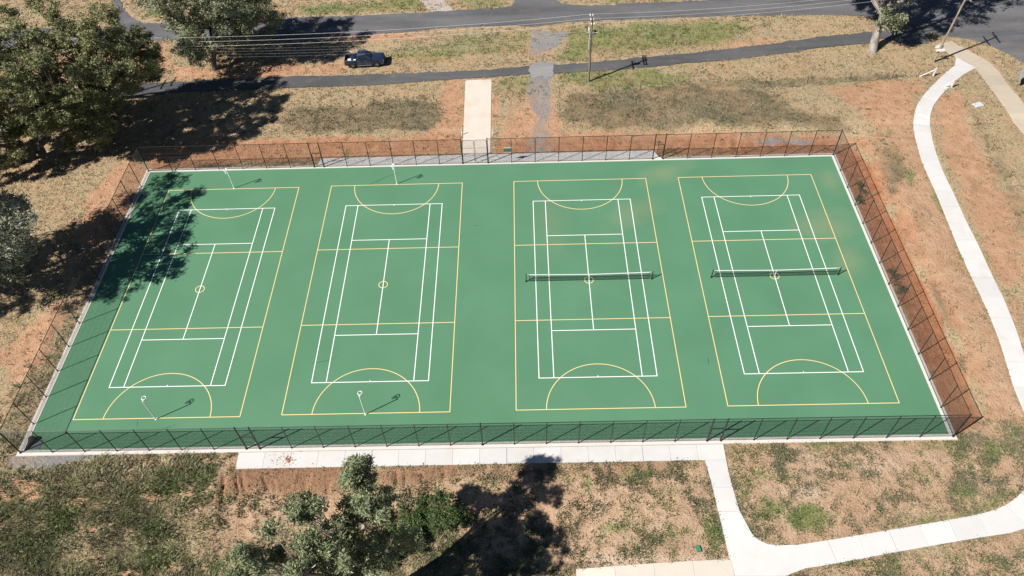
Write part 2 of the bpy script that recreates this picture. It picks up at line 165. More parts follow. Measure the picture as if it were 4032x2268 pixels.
    ('soil', 0.9, 1.2, [(44.39, 21.23), (51.4, 23.73), (50.67, 17.37), (48.85, 4.08), (47.92, -6.4), (47.74, -14.2), (46.95, -18.78), (43.88, -17.17), (44.13, -8.86), (43.89, 2.35), (44.01, 14.61)]),
    ('soil', 0.7, 1.5, [(55.77, 29.78), (59.49, 28.64), (58.19, 21.45), (57.39, 11.73), (55.97, 3.86), (49.58, -10.98), (50.27, -2.48), (50.96, 6.35), (52.27, 18.02)]),
    ('soil', 0.75, 1.2, [(42.5, 21.86), (48.47, 21.82), (49.47, 13.98), (46.4, 8.93)]),
    ('dark', 0.95, 0.35, [(-34.58, 19.63), (-21.22, 20.02), (-21.13, 19.51), (-31.74, 18.81), (-35.52, 18.66)]),
    ('green', 0.9, 0.8, [(-34.28, -25.22), (-34.37, -25.65), (-34.81, -25.9), (-35.43, -25.89), (-35.99, -25.62), (-36.29, -25.19), (-36.21, -24.76), (-35.77, -24.5), (-35.14, -24.51), (-34.58, -24.78)]),
    ('green', 0.9, 0.8, [(-23.37, -27.39), (-23.68, -27.71), (-24.62, -27.89), (-25.83, -27.88), (-26.86, -27.66), (-27.3, -27.34), (-26.99, -27.03), (-26.04, -26.84), (-24.82, -26.86), (-23.8, -27.07)]),
    ('green', 0.9, 0.8, [(-25.04, -21.75), (-25.24, -22.06), (-25.88, -22.25), (-26.72, -22.23), (-27.44, -22.03), (-27.78, -21.71), (-27.59, -21.39), (-26.96, -21.2), (-26.11, -21.21), (-25.38, -21.43)]),
    ('green', 0.9, 0.8, [(-34.02, -23.9), (-34.15, -24.19), (-34.61, -24.36), (-35.23, -24.36), (-35.78, -24.17), (-36.05, -23.87), (-35.93, -23.58), (-35.47, -23.4), (-34.84, -23.41), (-34.29, -23.6)]),
    ('green', 0.9, 0.8, [(-28.37, -22.07), (-28.57, -22.34), (-29.21, -22.49), (-30.05, -22.48), (-30.77, -22.3), (-31.1, -22.02), (-30.92, -21.75), (-30.28, -21.59), (-29.43, -21.6), (-28.7, -21.79)]),
    ('green', 0.9, 0.8, [(-35.62, -26.92), (-35.88, -27.34), (-36.79, -27.59), (-38.02, -27.58), (-39.09, -27.3), (-39.59, -26.87), (-39.34, -26.44), (-38.41, -26.19), (-37.18, -26.21), (-36.11, -26.49)]),
    ('green', 0.9, 0.8, [(-31.62, -20.26), (-31.8, -20.52), (-32.44, -20.66), (-33.3, -20.65), (-34.05, -20.48), (-34.4, -20.21), (-34.23, -19.95), (-33.59, -19.8), (-32.73, -19.81), (-31.97, -19.99)]),
    ('green', 0.9, 0.8, [(-26.0, -25.55), (-26.14, -25.83), (-26.61, -26.0), (-27.22, -25.99), (-27.75, -25.81), (-28.0, -25.52), (-27.86, -25.24), (-27.4, -25.07), (-26.78, -25.08), (-26.25, -25.26)]),
    ('red', 1.0, 0.4, [(40.55, 18.93), (42.88, 21.02), (43.94, 16.55), (43.89, 2.35), (44.13, -8.86), (43.89, -16.62), (40.68, -18.46)]),
    ('red', 0.6, 0.8, [(-43.58, 23.03), (-33.0, 24.12), (-21.1, 23.83), (-3.18, 23.55), (-3.05, 19.87), (-20.91, 19.57), (-40.18, 18.25)]),
    ('red', 0.7, 0.6, [(0.49, 22.89), (20.29, 22.68), (42.16, 21.33), (40.78, 18.77), (20.3, 19.02), (0.52, 19.74)]),
    ('red', 0.5, 1.0, [(42.88, 21.02), (45.1, 20.65), (45.25, 6.65), (45.05, -6.2), (44.5, -16.42), (43.89, -16.62), (43.89, 2.35)]),
]
DATA['crossing'] = [(5.59, 38.66), (7.09, 38.78), (8.7, 38.62), (8.57, 36.96), (8.45, 35.24), (6.89, 35.49), (5.25, 35.2), (5.39, 37.01)]
DATA['scuffs'] = [[(-13.64, 15.32), (-12.09, 16.75), (-9.97, 17.38)], [(-14.41, 14.67), (-13.38, 15.76), (-12.26, 16.11)], [(-16.39, -9.64), (-15.02, -9.52), (-13.94, -8.86)], [(21.03, -9.76), (21.02, -10.21), (20.99, -10.7)], [(-30.96, -16.3), (-31.08, -15.9), (-31.17, -15.42)], [(-28.82, -16.48), (-28.16, -16.29), (-27.47, -15.98)], [(-1.45, 8.26), (-1.16, 8.3), (-0.84, 8.24)], [(-2.98, 6.56), (-2.77, 6.59), (-2.6, 6.65)]]
DATA['t1'] = [(-56.22, 18.3, 6.18), (-40.41, 29.81, 10.55), (-59.7, 21.97, 5.59), (-53.19, 18.95, 13.27), (-51.94, 22.51, 15.17), (-61.36, 21.54, 5.04), (-43.02, 32.82, 3.7), (-49.0, 28.77, 4.87), (-61.13, 18.81, 3.69), (-59.59, 16.59, 8.85), (-59.68, 20.64, 10.09), (-40.41, 20.76, 12.66), (-42.62, 30.92, 7.56), (-59.63, 22.27, 2.5), (-41.92, 26.44, 7.81), (-52.15, 23.17, 13.26), (-46.65, 23.47, 2.85), (-63.9, 25.92, 6.24), (-62.02, 28.4, 3.0), (-51.33, 19.2, 16.05), (-56.19, 21.91, 12.81), (-52.61, 26.98, 15.98), (-47.12, 26.82, 14.11), (-48.23, 29.82, 8.09), (-52.78, 21.47, 13.16), (-59.54, 23.87, 13.33), (-54.86, 19.49, 14.4), (-51.82, 22.3, 4.75), (-40.39, 24.79, 12.28), (-44.82, 23.57, 7.6), (-49.55, 20.81, 11.56), (-50.02, 14.91, 16.43), (-50.55, 21.81, 8.26), (-48.79, 28.41, 13.58), (-61.24, 25.44, 2.28), (-46.48, 31.59, 8.32), (-41.64, 33.69, 7.05), (-43.62, 31.34, 5.19), (-63.06, 18.39, 3.16), (-52.25, 25.23, 3.13), (-54.17, 20.55, 13.4), (-56.16, 23.41, 16.53), (-58.69, 17.18, 7.58), (-55.49, 25.82, 13.18), (-43.29, 18.57, 13.72), (-56.34, 20.12, 10.8), (-45.31, 21.83, 15.31), (-52.39, 23.6, 10.46), (-58.58, 20.74, 13.35), (-56.09, 23.24, 7.79), (-45.35, 27.19, 12.08), (-45.26, 18.08, 11.54), (-53.21, 29.01, 3.51), (-42.95, 29.78, 9.78), (-54.57, 25.14, 8.53), (-57.71, 30.45, 2.85), (-59.5, 25.13, 6.44), (-50.37, 25.72, 5.01), (-54.26, 17.88, 3.89), (-57.95, 22.59, 5.08), (-48.75, 17.84, 7.99), (-46.69, 18.52, 15.42), (-40.82, 23.93, 8.97), (-47.58, 21.92, 16.03), (-49.2, 17.99, 13.67), (-47.17, 24.01, 14.22), (-41.8, 28.72, 9.63), (-40.18, 28.34, 12.08), (-46.02, 30.35, 11.25), (-47.88, 21.34, 12.73), (-40.93, 19.09, 12.62), (-45.68, 20.38, 3.32), (-61.76, 24.6, 9.96), (-47.61, 29.69, 12.17), (-55.32, 20.54, 8.32), (-60.57, 25.19, 4.92), (-49.41, 22.55, 4.96), (-44.34, 24.61, 10.03), (-41.59, 31.76, 6.73), (-53.71, 22.92, 6.01), (-53.39, 15.53, 14.88), (-63.97, 24.35, 7.03), (-46.27, 31.03, 6.06), (-56.95, 17.76, 7.76), (-55.1, 14.72, 13.93), (-54.5, 23.58, 12.7), (-47.92, 16.38, 12.61), (-57.5, 25.6, 9.77), (-47.29, 21.14, 8.74), (-56.73, 21.79, 4.41), (-54.0, 18.63, 5.6), (-48.84, 28.05, 6.18), (-41.02, 30.6, 5.48), (-51.49, 26.89, 12.41), (-55.37, 17.55, 7.24), (-45.5, 29.75, 6.97), (-57.78, 27.32, 6.27), (-51.33, 22.37, 10.36), (-55.05, 16.34, 13.41), (-39.89, 23.11, 13.98), (-51.25, 25.23, 13.81), (-52.57, 25.72, 12.4), (-62.11, 25.33, 5.15), (-52.75, 20.24, 5.51), (-48.42, 18.66, 14.92), (-44.88, 25.01, 11.93), (-46.11, 28.62, 4.97), (-45.66, 31.51, 3.89), (-52.03, 27.58, 9.96), (-46.07, 19.23, 9.45), (-55.57, 19.75, 5.88), (-47.55, 18.81, 10.64), (-44.02, 21.76, 10.93), (-46.09, 24.72, 16.56), (-45.07, 26.12, 4.61), (-42.59, 26.07, 6.51), (-42.26, 28.94, 14.7), (-45.02, 23.25, 4.04), (-49.15, 21.26, 8.98), (-56.45, 17.47, 2.29), (-59.13, 17.73, 5.6), (-42.34, 26.69, 12.17), (-41.64, 21.79, 15.79), (-44.29, 19.48, 9.7), (-43.35, 30.66, 12.83), (-47.16, 28.6, 8.29), (-57.75, 25.26, 2.47), (-43.15, 28.89, 11.96), (-40.66, 29.38, 8.44), (-47.62, 26.36, 5.9), (-50.84, 17.77, 9.69), (-43.21, 22.12, 14.26), (-47.14, 19.31, 7.55), (-58.58, 17.06, 2.25), (-57.99, 19.48, 6.16), (-50.09, 18.82, 7.01), (-47.03, 27.1, 11.32), (-47.01, 21.53, 4.15), (-60.3, 16.12, 2.98), (-50.12, 23.0, 16.39), (-38.97, 21.71, 12.19), (-54.44, 23.07, 9.06), (-57.0, 24.81, 13.77), (-46.39, 15.95, 13.36), (-46.17, 23.68, 10.13), (-50.77, 17.51, 16.79), (-43.64, 25.14, 15.73), (-54.89, 29.36, 2.83), (-52.92, 27.1, 2.17), (-48.43, 30.34, 2.02), (-57.26, 19.08, 4.67), (-57.94, 24.29, 9.02), (-42.8, 28.08, 6.6), (-58.27, 24.65, 16.17), (-46.26, 27.36, 7.45), (-59.75, 25.58, 9.7), (-49.48, 26.22, 13.22), (-58.03, 24.59, 12.48), (-47.25, 20.28, 14.11), (-53.66, 26.35, 3.6), (-50.49, 21.76, 2.27), (-45.49, 16.97, 9.65), (-60.54, 22.3, 9.03), (-44.03, 18.64, 5.41), (-50.43, 29.19, 6.9), (-50.49, 19.63, 8.61), (-50.18, 23.54, 6.25), (-58.39, 21.08, 6.38), (-51.17, 25.42, 8.17), (-43.39, 22.32, 7.95), (-62.11, 23.5, 6.67), (-61.25, 24.52, 12.24), (-60.26, 19.27, 8.8), (-55.89, 20.44, 12.47), (-50.84, 21.95, 6.73), (-60.4, 15.27, 6.38), (-60.51, 20.28, 4.69), (-54.85, 18.56, 8.39), (-42.64, 24.92, 10.09), (-51.47, 19.22, 5.88), (-43.44, 26.0, 9.01), (-52.95, 20.03, 7.15), (-63.93, 20.15, 4.44), (-62.15, 18.82, 5.07), (-59.31, 19.96, 3.2), (-47.68, 24.58, 12.87), (-39.14, 27.87, 8.89), (-51.76, 24.99, 15.52), (-45.43, 18.14, 16.27), (-53.24, 22.98, 8.07), (-52.23, 14.14, 14.81), (-55.74, 20.6, 2.94), (-63.32, 28.05, 6.22), (-47.8, 15.54, 10.35), (-62.48, 25.92, 8.58), (-60.23, 24.16, 10.83), (-62.68, 21.18, 7.45), (-55.2, 17.39, 9.97), (-43.24, 18.48, 8.1), (-42.13, 31.21, 9.54), (-49.09, 18.98, 11.7), (-64.97, 19.43, 2.43), (-43.5, 17.15, 12.37), (-52.32, 15.56, 11.62), (-59.59, 26.49, 7.97), (-41.4, 23.17, 14.3), (-44.56, 16.47, 16.22), (-50.02, 27.34, 11.39), (-57.65, 17.66, 4.17), (-62.02, 20.01, 3.21), (-48.31, 15.73, 14.59), (-42.0, 23.21, 16.54), (-42.62, 27.29, 15.72), (-41.24, 20.46, 9.23), (-53.65, 19.71, 9.26), (-49.32, 22.55, 9.89), (-42.4, 18.43, 10.48), (-44.57, 21.42, 4.66), (-47.16, 15.6, 16.11), (-52.1, 20.66, 16.5), (-41.73, 28.75, 11.34), (-46.55, 23.04, 7.11), (-50.72, 21.53, 13.76), (-47.04, 29.13, 10.14), (-48.17, 20.77, 10.05), (-44.7, 27.05, 7.82), (-43.5, 20.87, 13.22), (-47.0, 28.36, 2.74), (-42.03, 20.55, 13.59), (-64.24, 27.68, 8.58), (-64.75, 25.52, 4.28), (-43.86, 28.83, 4.86), (-48.87, 28.55, 9.02), (-62.04, 27.23, 6.73), (-44.46, 17.85, 8.83), (-59.54, 24.34, 8.22), (-57.81, 22.03, 8.52), (-47.43, 26.19, 16.97), (-54.79, 23.4, 14.76), (-40.52, 25.02, 14.79), (-50.16, 27.33, 9.06), (-58.71, 29.52, 3.97), (-56.51, 16.44, 9.48), (-48.54, 21.18, 3.8), (-60.33, 22.12, 12.2), (-55.72, 25.87, 4.95), (-49.6, 16.59, 10.56), (-39.13, 25.33, 9.76), (-51.37, 19.08, 11.12), (-52.77, 25.25, 8.56), (-49.7, 27.8, 16.43), (-50.63, 28.35, 2.62), (-57.59, 15.42, 6.65), (-45.08, 32.4, 5.71), (-52.79, 23.86, 4.93), (-45.43, 30.75, 9.59), (-49.83, 25.76, 7.3), (-57.83, 17.74, 11.3), (-53.48, 20.65, 15.13), (-56.71, 24.79, 10.97), (-47.7, 17.7, 9.32), (-51.95, 27.52, 7.76), (-45.64, 19.17, 5.08), (-47.63, 28.52, 16.86), (-49.87, 20.74, 5.77)]
DATA['t2'] = [(-40.56, 41.55, 6.88), (-35.83, 40.61, 4.88), (-34.46, 42.13, 13.19), (-34.35, 37.41, 5.56), (-32.87, 38.88, 4.92), (-31.42, 42.62, 6.32), (-33.22, 47.12, 8.16), (-38.69, 43.08, 8.05), (-30.18, 39.8, 11.12), (-35.45, 46.77, 7.67), (-41.06, 37.2, 12.91), (-34.36, 47.2, 5.98), (-32.97, 44.69, 10.14), (-38.29, 42.21, 4.83), (-34.68, 37.77, 11.01), (-38.68, 38.06, 8.52), (-32.92, 42.1, 11.14), (-42.58, 38.63, 11.07), (-40.66, 37.77, 10.72), (-31.67, 45.45, 6.82), (-35.57, 44.51, 9.69), (-28.49, 41.54, 6.11), (-35.73, 40.45, 9.15), (-37.7, 45.49, 6.86), (-33.32, 46.76, 4.27), (-33.11, 36.74, 7.95), (-37.29, 42.5, 8.77), (-34.15, 36.68, 10.78), (-35.89, 43.35, 5.96), (-30.7, 37.44, 7.74), (-38.7, 38.08, 6.2), (-37.36, 43.99, 7.14), (-38.27, 36.83, 4.17), (-39.22, 36.32, 5.2), (-32.26, 42.08, 5.16), (-29.87, 36.8, 9.76), (-34.23, 38.51, 4.38), (-32.59, 34.96, 11.83), (-31.93, 41.44, 12.8), (-31.42, 38.49, 8.39), (-40.66, 42.87, 9.97), (-35.7, 36.8, 5.6), (-31.38, 36.75, 10.19), (-40.42, 35.31, 12.39), (-32.81, 40.8, 7.59), (-29.34, 44.25, 5.09), (-31.65, 40.08, 5.09), (-34.02, 39.74, 6.96), (-38.05, 34.73, 6.85), (-41.56, 41.35, 8.56), (-36.29, 36.98, 8.27), (-32.71, 37.62, 11.57), (-30.03, 45.56, 9.76), (-35.07, 42.34, 7.9), (-37.48, 35.57, 11.68), (-35.76, 39.69, 12.44), (-37.93, 44.32, 10.76), (-38.32, 36.98, 12.82), (-29.63, 45.11, 3.82), (-35.64, 41.35, 2.61), (-39.13, 36.36, 11.27), (-31.66, 41.82, 10.67), (-37.17, 35.76, 13.01), (-33.74, 42.73, 5.78), (-31.52, 44.7, 9.71), (-38.78, 39.74, 4.54), (-33.73, 44.12, 12.31), (-35.12, 45.5, 3.17), (-37.34, 36.68, 6.73), (-38.84, 39.1, 2.61), (-44.08, 41.21, 12.89), (-29.78, 41.45, 3.95), (-38.99, 34.04, 13.16), (-32.54, 37.63, 8.93), (-36.74, 46.83, 7.58), (-36.33, 37.52, 13.06), (-36.44, 42.35, 11.41), (-29.87, 41.58, 8.26), (-36.71, 40.46, 13.46), (-28.6, 40.42, 6.99), (-41.65, 39.87, 6.7), (-33.89, 44.6, 4.91), (-33.29, 41.21, 3.6), (-32.44, 46.21, 6.25), (-37.72, 36.53, 5.26), (-38.04, 46.17, 8.03), (-34.99, 44.12, 4.75), (-29.56, 37.63, 10.72), (-28.29, 39.88, 11.35), (-40.3, 38.24, 8.65), (-38.08, 35.47, 4.38), (-30.64, 44.57, 7.93), (-36.47, 41.96, 6.31), (-30.11, 39.52, 8.05), (-30.79, 43.89, 6.29), (-39.9, 43.56, 8.99), (-34.54, 39.22, 10.08), (-40.54, 40.03, 6.21), (-38.9, 43.72, 6.19), (-43.36, 40.18, 12.52), (-34.04, 45.33, 3.66), (-39.52, 38.62, 4.99), (-33.05, 44.65, 6.15), (-35.91, 36.08, 12.44), (-36.82, 45.63, 5.24), (-28.41, 41.38, 11.67), (-36.66, 38.6, 9.41), (-32.9, 39.33, 9.61), (-32.24, 45.44, 4.34), (-32.34, 39.52, 12.17), (-37.84, 44.06, 3.95), (-40.28, 40.61, 3.31), (-40.98, 42.2, 3.93), (-39.35, 34.97, 6.8), (-40.53, 41.24, 12.46), (-36.64, 35.68, 7.8), (-38.92, 38.88, 7.5), (-38.19, 42.74, 11.12), (-34.0, 35.51, 13.11), (-30.36, 44.03, 10.14), (-31.33, 37.29, 13.0), (-38.36, 37.16, 2.95), (-42.74, 38.9, 12.79), (-34.29, 39.44, 8.72), (-39.26, 38.11, 11.62)]
DATA['t3'] = [(55.6, 42.17, 12.4), (52.34, 45.17, 9.96), (53.66, 38.19, 16.66), (52.5, 51.11, 14.59), (58.25, 45.07, 6.46), (51.69, 50.52, 6.96), (51.3, 45.21, 8.03), (53.05, 46.64, 15.51), (44.31, 40.93, 14.18), (49.05, 45.06, 7.5), (42.86, 44.29, 15.84), (48.62, 38.2, 9.95), (46.06, 47.44, 9.12), (50.49, 40.39, 16.96), (47.88, 45.2, 9.6), (54.43, 44.0, 12.26), (49.43, 40.09, 11.24), (55.47, 46.01, 13.25), (41.39, 42.95, 14.52), (48.77, 49.05, 6.33), (49.11, 44.15, 12.69), (50.75, 43.65, 11.55), (60.99, 44.39, 14.22), (57.01, 44.06, 15.93), (60.7, 46.77, 12.68), (44.86, 40.81, 12.46), (59.71, 47.67, 7.11), (55.46, 50.46, 15.06), (46.37, 49.27, 14.63), (49.25, 42.75, 11.16), (45.05, 45.76, 16.3), (54.5, 39.54, 9.5), (58.06, 49.62, 8.95), (48.33, 41.55, 9.9), (50.48, 50.91, 11.72), (48.88, 49.22, 8.18), (53.29, 49.1, 9.48), (42.9, 46.99, 13.03), (55.88, 42.58, 15.44), (46.81, 44.03, 16.98), (56.3, 48.34, 9.9), (57.63, 46.48, 14.46), (54.25, 50.46, 11.57), (45.85, 38.82, 13.26), (54.11, 40.14, 11.78), (49.76, 44.29, 15.16), (42.13, 39.97, 15.98), (43.48, 45.16, 12.2), (52.37, 42.55, 8.76), (48.12, 43.69, 10.41), (43.06, 38.83, 16.71), (54.78, 42.45, 6.66), (55.0, 46.57, 14.95), (53.38, 42.41, 16.1), (49.47, 47.16, 7.83), (61.22, 43.04, 15.65), (53.54, 47.04, 11.65), (47.43, 50.78, 13.97), (53.21, 43.18, 7.42), (46.41, 41.42, 13.35), (49.0, 36.77, 15.5), (49.54, 50.66, 15.14), (44.59, 44.54, 13.72), (48.06, 48.72, 10.86), (54.66, 45.58, 9.26), (47.32, 39.67, 15.57), (53.58, 49.74, 15.22), (49.22, 44.11, 9.3), (44.91, 47.74, 14.45), (44.89, 43.65, 10.63), (52.0, 38.73, 16.25), (57.84, 47.49, 6.82), (53.57, 39.99, 16.97), (59.76, 47.75, 15.41), (49.68, 36.68, 11.9), (53.74, 47.47, 16.69), (47.97, 46.06, 13.54), (43.46, 43.4, 14.47), (61.06, 43.81, 10.24), (45.76, 34.95, 13.9), (42.99, 46.12, 16.62), (56.05, 47.13, 8.41), (59.55, 46.18, 9.33), (44.67, 43.57, 16.95), (62.09, 44.47, 11.69)]
DATA['t4'] = [(-60.14, 0.03, 4.14), (-57.54, 0.38, 5.33), (-50.92, -0.72, 4.78), (-58.61, -0.45, 18.23), (-54.08, -9.48, 18.03), (-52.26, 3.43, 9.37), (-47.94, 6.37, 13.73), (-57.66, -6.1, 6.84), (-52.59, 7.25, 13.33), (-56.92, 2.02, 6.85), (-56.04, -0.15, 12.4), (-49.56, 2.9, 10.88), (-47.27, -0.04, 15.3), (-58.5, -4.18, 17.23), (-53.53, 2.74, 11.07), (-64.77, -1.13, 10.44), (-60.67, -1.16, 16.8), (-61.74, -6.27, 14.08), (-47.02, 2.71, 14.25), (-51.67, 3.25, 14.28), (-47.99, -0.51, 4.63), (-57.63, -4.82, 15.36), (-44.94, 0.38, 6.62), (-56.01, -2.28, 9.22), (-60.88, -8.94, 13.72), (-52.71, 4.71, 16.6), (-52.28, 4.58, 10.82), (-56.1, -5.17, 15.86), (-63.92, -1.34, 15.65), (-61.87, -2.14, 14.57), (-61.63, -9.63, 18.32), (-58.3, -0.55, 10.14), (-50.2, 2.3, 15.02), (-44.41, -0.93, 9.75), (-46.18, -4.75, 14.85), (-60.67, -3.02, 13.86), (-46.55, 0.93, 9.62), (-51.42, -4.24, 15.56), (-46.62, 1.06, 13.18), (-46.66, -1.1, 6.54), (-61.64, -3.19, 8.89), (-63.91, -7.74, 10.41), (-65.31, -2.05, 18.49), (-49.82, -5.88, 17.63), (-48.94, 4.89, 15.01), (-55.17, 0.94, 5.87), (-48.72, 9.81, 13.32), (-63.44, -3.83, 15.72), (-48.64, -0.66, 16.2), (-61.74, -2.16, 10.44), (-61.01, -6.53, 16.06), (-61.79, -9.49, 15.57), (-64.77, -6.27, 15.32), (-50.49, -3.03, 11.73), (-56.26, 3.8, 14.72), (-50.8, 4.9, 18.33), (-57.21, -4.13, 10.28), (-55.7, -9.54, 18.18), (-65.53, -3.83, 15.08), (-59.0, -3.72, 15.36), (-50.34, 5.23, 7.72), (-51.26, 3.46, 6.54), (-49.54, -5.11, 13.62), (-64.95, -0.61, 5.74), (-62.6, -0.68, 18.12), (-52.57, 2.46, 12.86), (-56.93, -1.82, 16.66), (-62.83, -9.69, 13.87), (-61.81, -0.46, 10.57), (-53.25, -5.94, 14.57), (-60.66, -5.41, 5.73), (-58.26, -2.33, 6.68), (-45.66, 3.16, 8.43), (-48.38, 3.35, 13.38), (-50.38, -3.72, 6.29), (-52.71, -3.02, 18.18), (-49.87, -5.41, 8.28), (-58.18, -6.47, 8.56), (-59.11, -0.68, 7.17), (-54.42, 5.53, 15.39), (-63.07, -2.75, 6.67), (-54.13, -0.24, 17.55), (-63.95, -3.29, 12.03), (-55.83, -4.16, 13.62), (-55.12, 0.74, 7.72), (-54.62, 0.82, 16.25), (-53.31, -6.83, 15.95), (-49.01, -0.06, 6.1), (-53.5, -2.84, 9.54), (-50.83, 9.57, 13.91), (-63.0, -5.72, 13.09), (-58.09, 1.78, 12.71), (-60.29, -5.7, 12.77), (-55.19, -7.93, 15.53), (-56.84, 5.5, 17.5), (-44.94, -1.49, 6.52), (-48.49, 2.44, 6.78), (-49.56, 7.72, 5.39), (-52.35, 4.35, 4.05), (-46.92, 2.47, 4.12), (-45.65, -0.2, 8.11), (-47.22, 5.36, 6.57), (-48.72, 6.96, 5.98), (-50.19, 6.01, 6.87), (-46.44, -1.14, 3.71), (-48.53, 1.81, 7.44), (-50.11, 4.14, 5.02), (-47.34, -1.43, 6.2), (-46.79, -1.23, 4.5), (-43.22, -2.91, 9.49), (-46.5, 0.03, 7.93), (-47.32, -0.02, 4.15), (-49.63, 4.57, 7.07), (-47.93, 3.15, 8.86), (-51.99, 2.22, 2.01), (-45.49, -0.15, 9.17), (-49.34, 6.18, 6.75), (-49.55, 5.92, 4.01), (-44.3, 0.26, 8.71), (-44.28, 1.08, 10.21), (-42.64, 0.07, 10.17)]
DATA['t5'] = [(-6.71, -27.0, 12.46), (-6.97, -27.1, 13.29), (-7.47, -28.74, 14.26), (-7.65, -28.24, 13.59), (-6.69, -27.82, 13.28), (-7.02, -27.85, 14.02), (-7.3, -28.07, 14.73), (-7.51, -27.73, 12.8), (-7.63, -27.28, 13.51), (-8.0, -28.95, 9.73), (-6.64, -28.88, 9.66), (-7.02, -28.54, 12.54), (-7.14, -28.58, 10.39), (-8.03, -29.19, 11.52), (-8.17, -28.36, 8.76), (-7.17, -27.79, 11.89), (-6.18, -29.32, 11.7), (-6.98, -28.46, 13.45), (-6.85, -29.59, 12.23), (-6.18, -27.75, 10.02), (-5.59, -30.03, 12.19), (-8.06, -29.48, 10.52), (-6.62, -29.97, 13.75), (-6.78, -29.33, 10.96), (-5.63, -28.39, 11.11), (-6.02, -28.47, 8.05), (-8.32, -27.43, 8.43), (-11.13, -28.51, 10.84), (-10.91, -28.33, 10.05), (-9.64, -29.98, 13.19), (-10.55, -30.57, 13.87), (-11.88, -28.99, 11.49), (-11.15, -29.77, 12.15), (-11.11, -29.67, 11.3), (-10.24, -30.36, 13.09), (-11.63, -29.04, 10.66), (-10.5, -29.35, 11.74), (-6.3, -31.99, 8.92), (-13.15, -34.82, 6.21), (-8.9, -32.65, 10.14), (-9.55, -32.5, 14.28), (-8.05, -32.22, 12.99), (-6.37, -31.56, 10.98), (-7.21, -33.74, 13.7), (-6.49, -29.76, 8.04), (-11.94, -32.69, 12.33), (-8.92, -31.86, 11.1), (-7.62, -30.75, 6.31), (-9.34, -31.52, 5.69), (-12.11, -32.4, 11.49), (-5.86, -30.56, 6.44), (-7.9, -32.82, 6.97), (-11.3, -33.35, 8.1), (-11.37, -35.11, 9.62), (-10.0, -35.47, 10.45), (-9.9, -31.55, 11.0), (-8.1, -33.43, 7.74), (-8.52, -30.68, 6.42), (-10.99, -33.57, 12.01), (-7.31, -31.01, 4.92), (-5.41, -32.59, 11.15), (-6.07, -31.33, 8.35), (-8.19, -33.85, 12.07), (-12.77, -34.53, 9.79), (-7.4, -35.9, 12.9), (-7.57, -34.4, 8.94), (-8.26, -35.59, 11.9), (-12.33, -33.9, 8.74), (-9.22, -34.75, 10.94), (-10.17, -32.97, 3.93), (-8.08, -35.33, 8.07), (-9.63, -32.59, 6.7), (-8.96, -32.68, 8.75), (-11.42, -34.34, 11.22), (-11.93, -34.74, 8.79), (-10.43, -34.64, 13.68), (-13.41, -34.93, 8.96), (-7.53, -34.2, 10.58), (-6.87, -33.27, 7.1), (-8.72, -35.4, 8.96), (-9.41, -36.82, 14.24), (-8.78, -34.27, 10.1), (-11.59, -36.68, 14.13), (-10.16, -36.88, 13.91), (-12.59, -33.43, 12.29), (-11.62, -32.41, 15.43), (-10.3, -31.89, 8.59), (-6.93, -33.04, 9.92), (-7.79, -35.1, 12.67), (-10.57, -35.66, 11.81), (-8.82, -33.88, 4.95), (-13.92, -33.21, 13.85), (-7.54, -32.7, 9.1), (-10.05, -34.61, 14.9), (-14.26, -35.41, 11.7), (-8.24, -30.69, 10.52), (-9.93, -32.28, 5.09), (-12.91, -34.75, 15.02), (-8.48, -33.19, 13.65), (-10.48, -32.18, 12.83), (-10.29, -34.83, 11.94), (-9.43, -33.12, 13.63), (-13.48, -34.18, 10.48), (-13.34, -32.98, 13.28), (-14.64, -34.3, 12.69), (-7.98, -32.46, 3.94), (-7.87, -30.74, 9.78), (-7.11, -32.53, 7.32), (-8.6, -30.7, 12.37), (-7.68, -33.5, 5.07), (-10.61, -32.37, 9.15), (-13.36, -33.59, 14.78), (-8.62, -34.02, 9.13), (-10.65, -35.91, 10.96), (-8.23, -30.36, 8.94), (-8.88, -31.61, 4.83), (-6.93, -32.55, 8.15), (-9.09, -32.08, 2.61), (-5.95, -34.21, 12.03), (-9.04, -32.44, 5.35), (-12.45, -33.57, 13.67), (-13.48, -35.93, 10.5), (-7.32, -30.44, 7.73), (-6.87, -31.3, 8.84), (-10.66, -32.68, 5.49), (-6.33, -30.19, 4.99), (-11.95, -35.92, 15.48), (-13.52, -33.62, 12.52), (-8.53, -34.92, 11.39), (-8.34, -35.95, 10.25), (-6.7, -30.13, 3.92), (-6.68, -33.72, 10.94), (-6.21, -30.89, 9.81), (-4.26, -30.3, 8.92), (-5.26, -29.0, 5.2), (-5.09, -29.77, 6.67), (-4.85, -28.84, 4.6)]
DATA['spots'] = {'T1a': (-50.53, 31.3), 'T2': (-37.61, 39.01), 'T2b': (-36.27, 38.67), 'T3': (51.4, 39.4), 'pole1': (12.91, 34.07), 'pole2': (58.51, 36.46), 'pole3': (-50.34, 32.13), 'wheel_r': (-18.57, 38.44), 'wheel_f': (-15.34, 38.63), 'sign_l1': (66.36, 30.09), 'sign_l2': (66.82, 31.27), 'bol1': (-3.36, 23.92), 'bol2': (0.43, 23.82), 'str1': (57.19, 33.09), 'stay1': (55.5, 33.1), 'str2': (58.3, 30.15), 'stay2': (57.51, 30.29), 'pit': (59.89, 26.08), 'valve': (17.34, -27.75), 'stake': (41.35, -22.92), 'yellow': (-23.26, -25.72), 'red': (4.27, -20.95), 'bag': (-40.39, -17.8), 'lattice1': (-39.98, -17.32), 'lattice2': (-39.08, -17.33), 'lattice3': (-39.09, -18.21), 'lattice4': (-39.96, -18.24), 'dirt': (-16.99, -19.63)}
DATA['pickets_a'] = [(-17.58, 29.96), (-13.43, 30.2), (-11.45, 29.99), (-7.17, 30.99)]
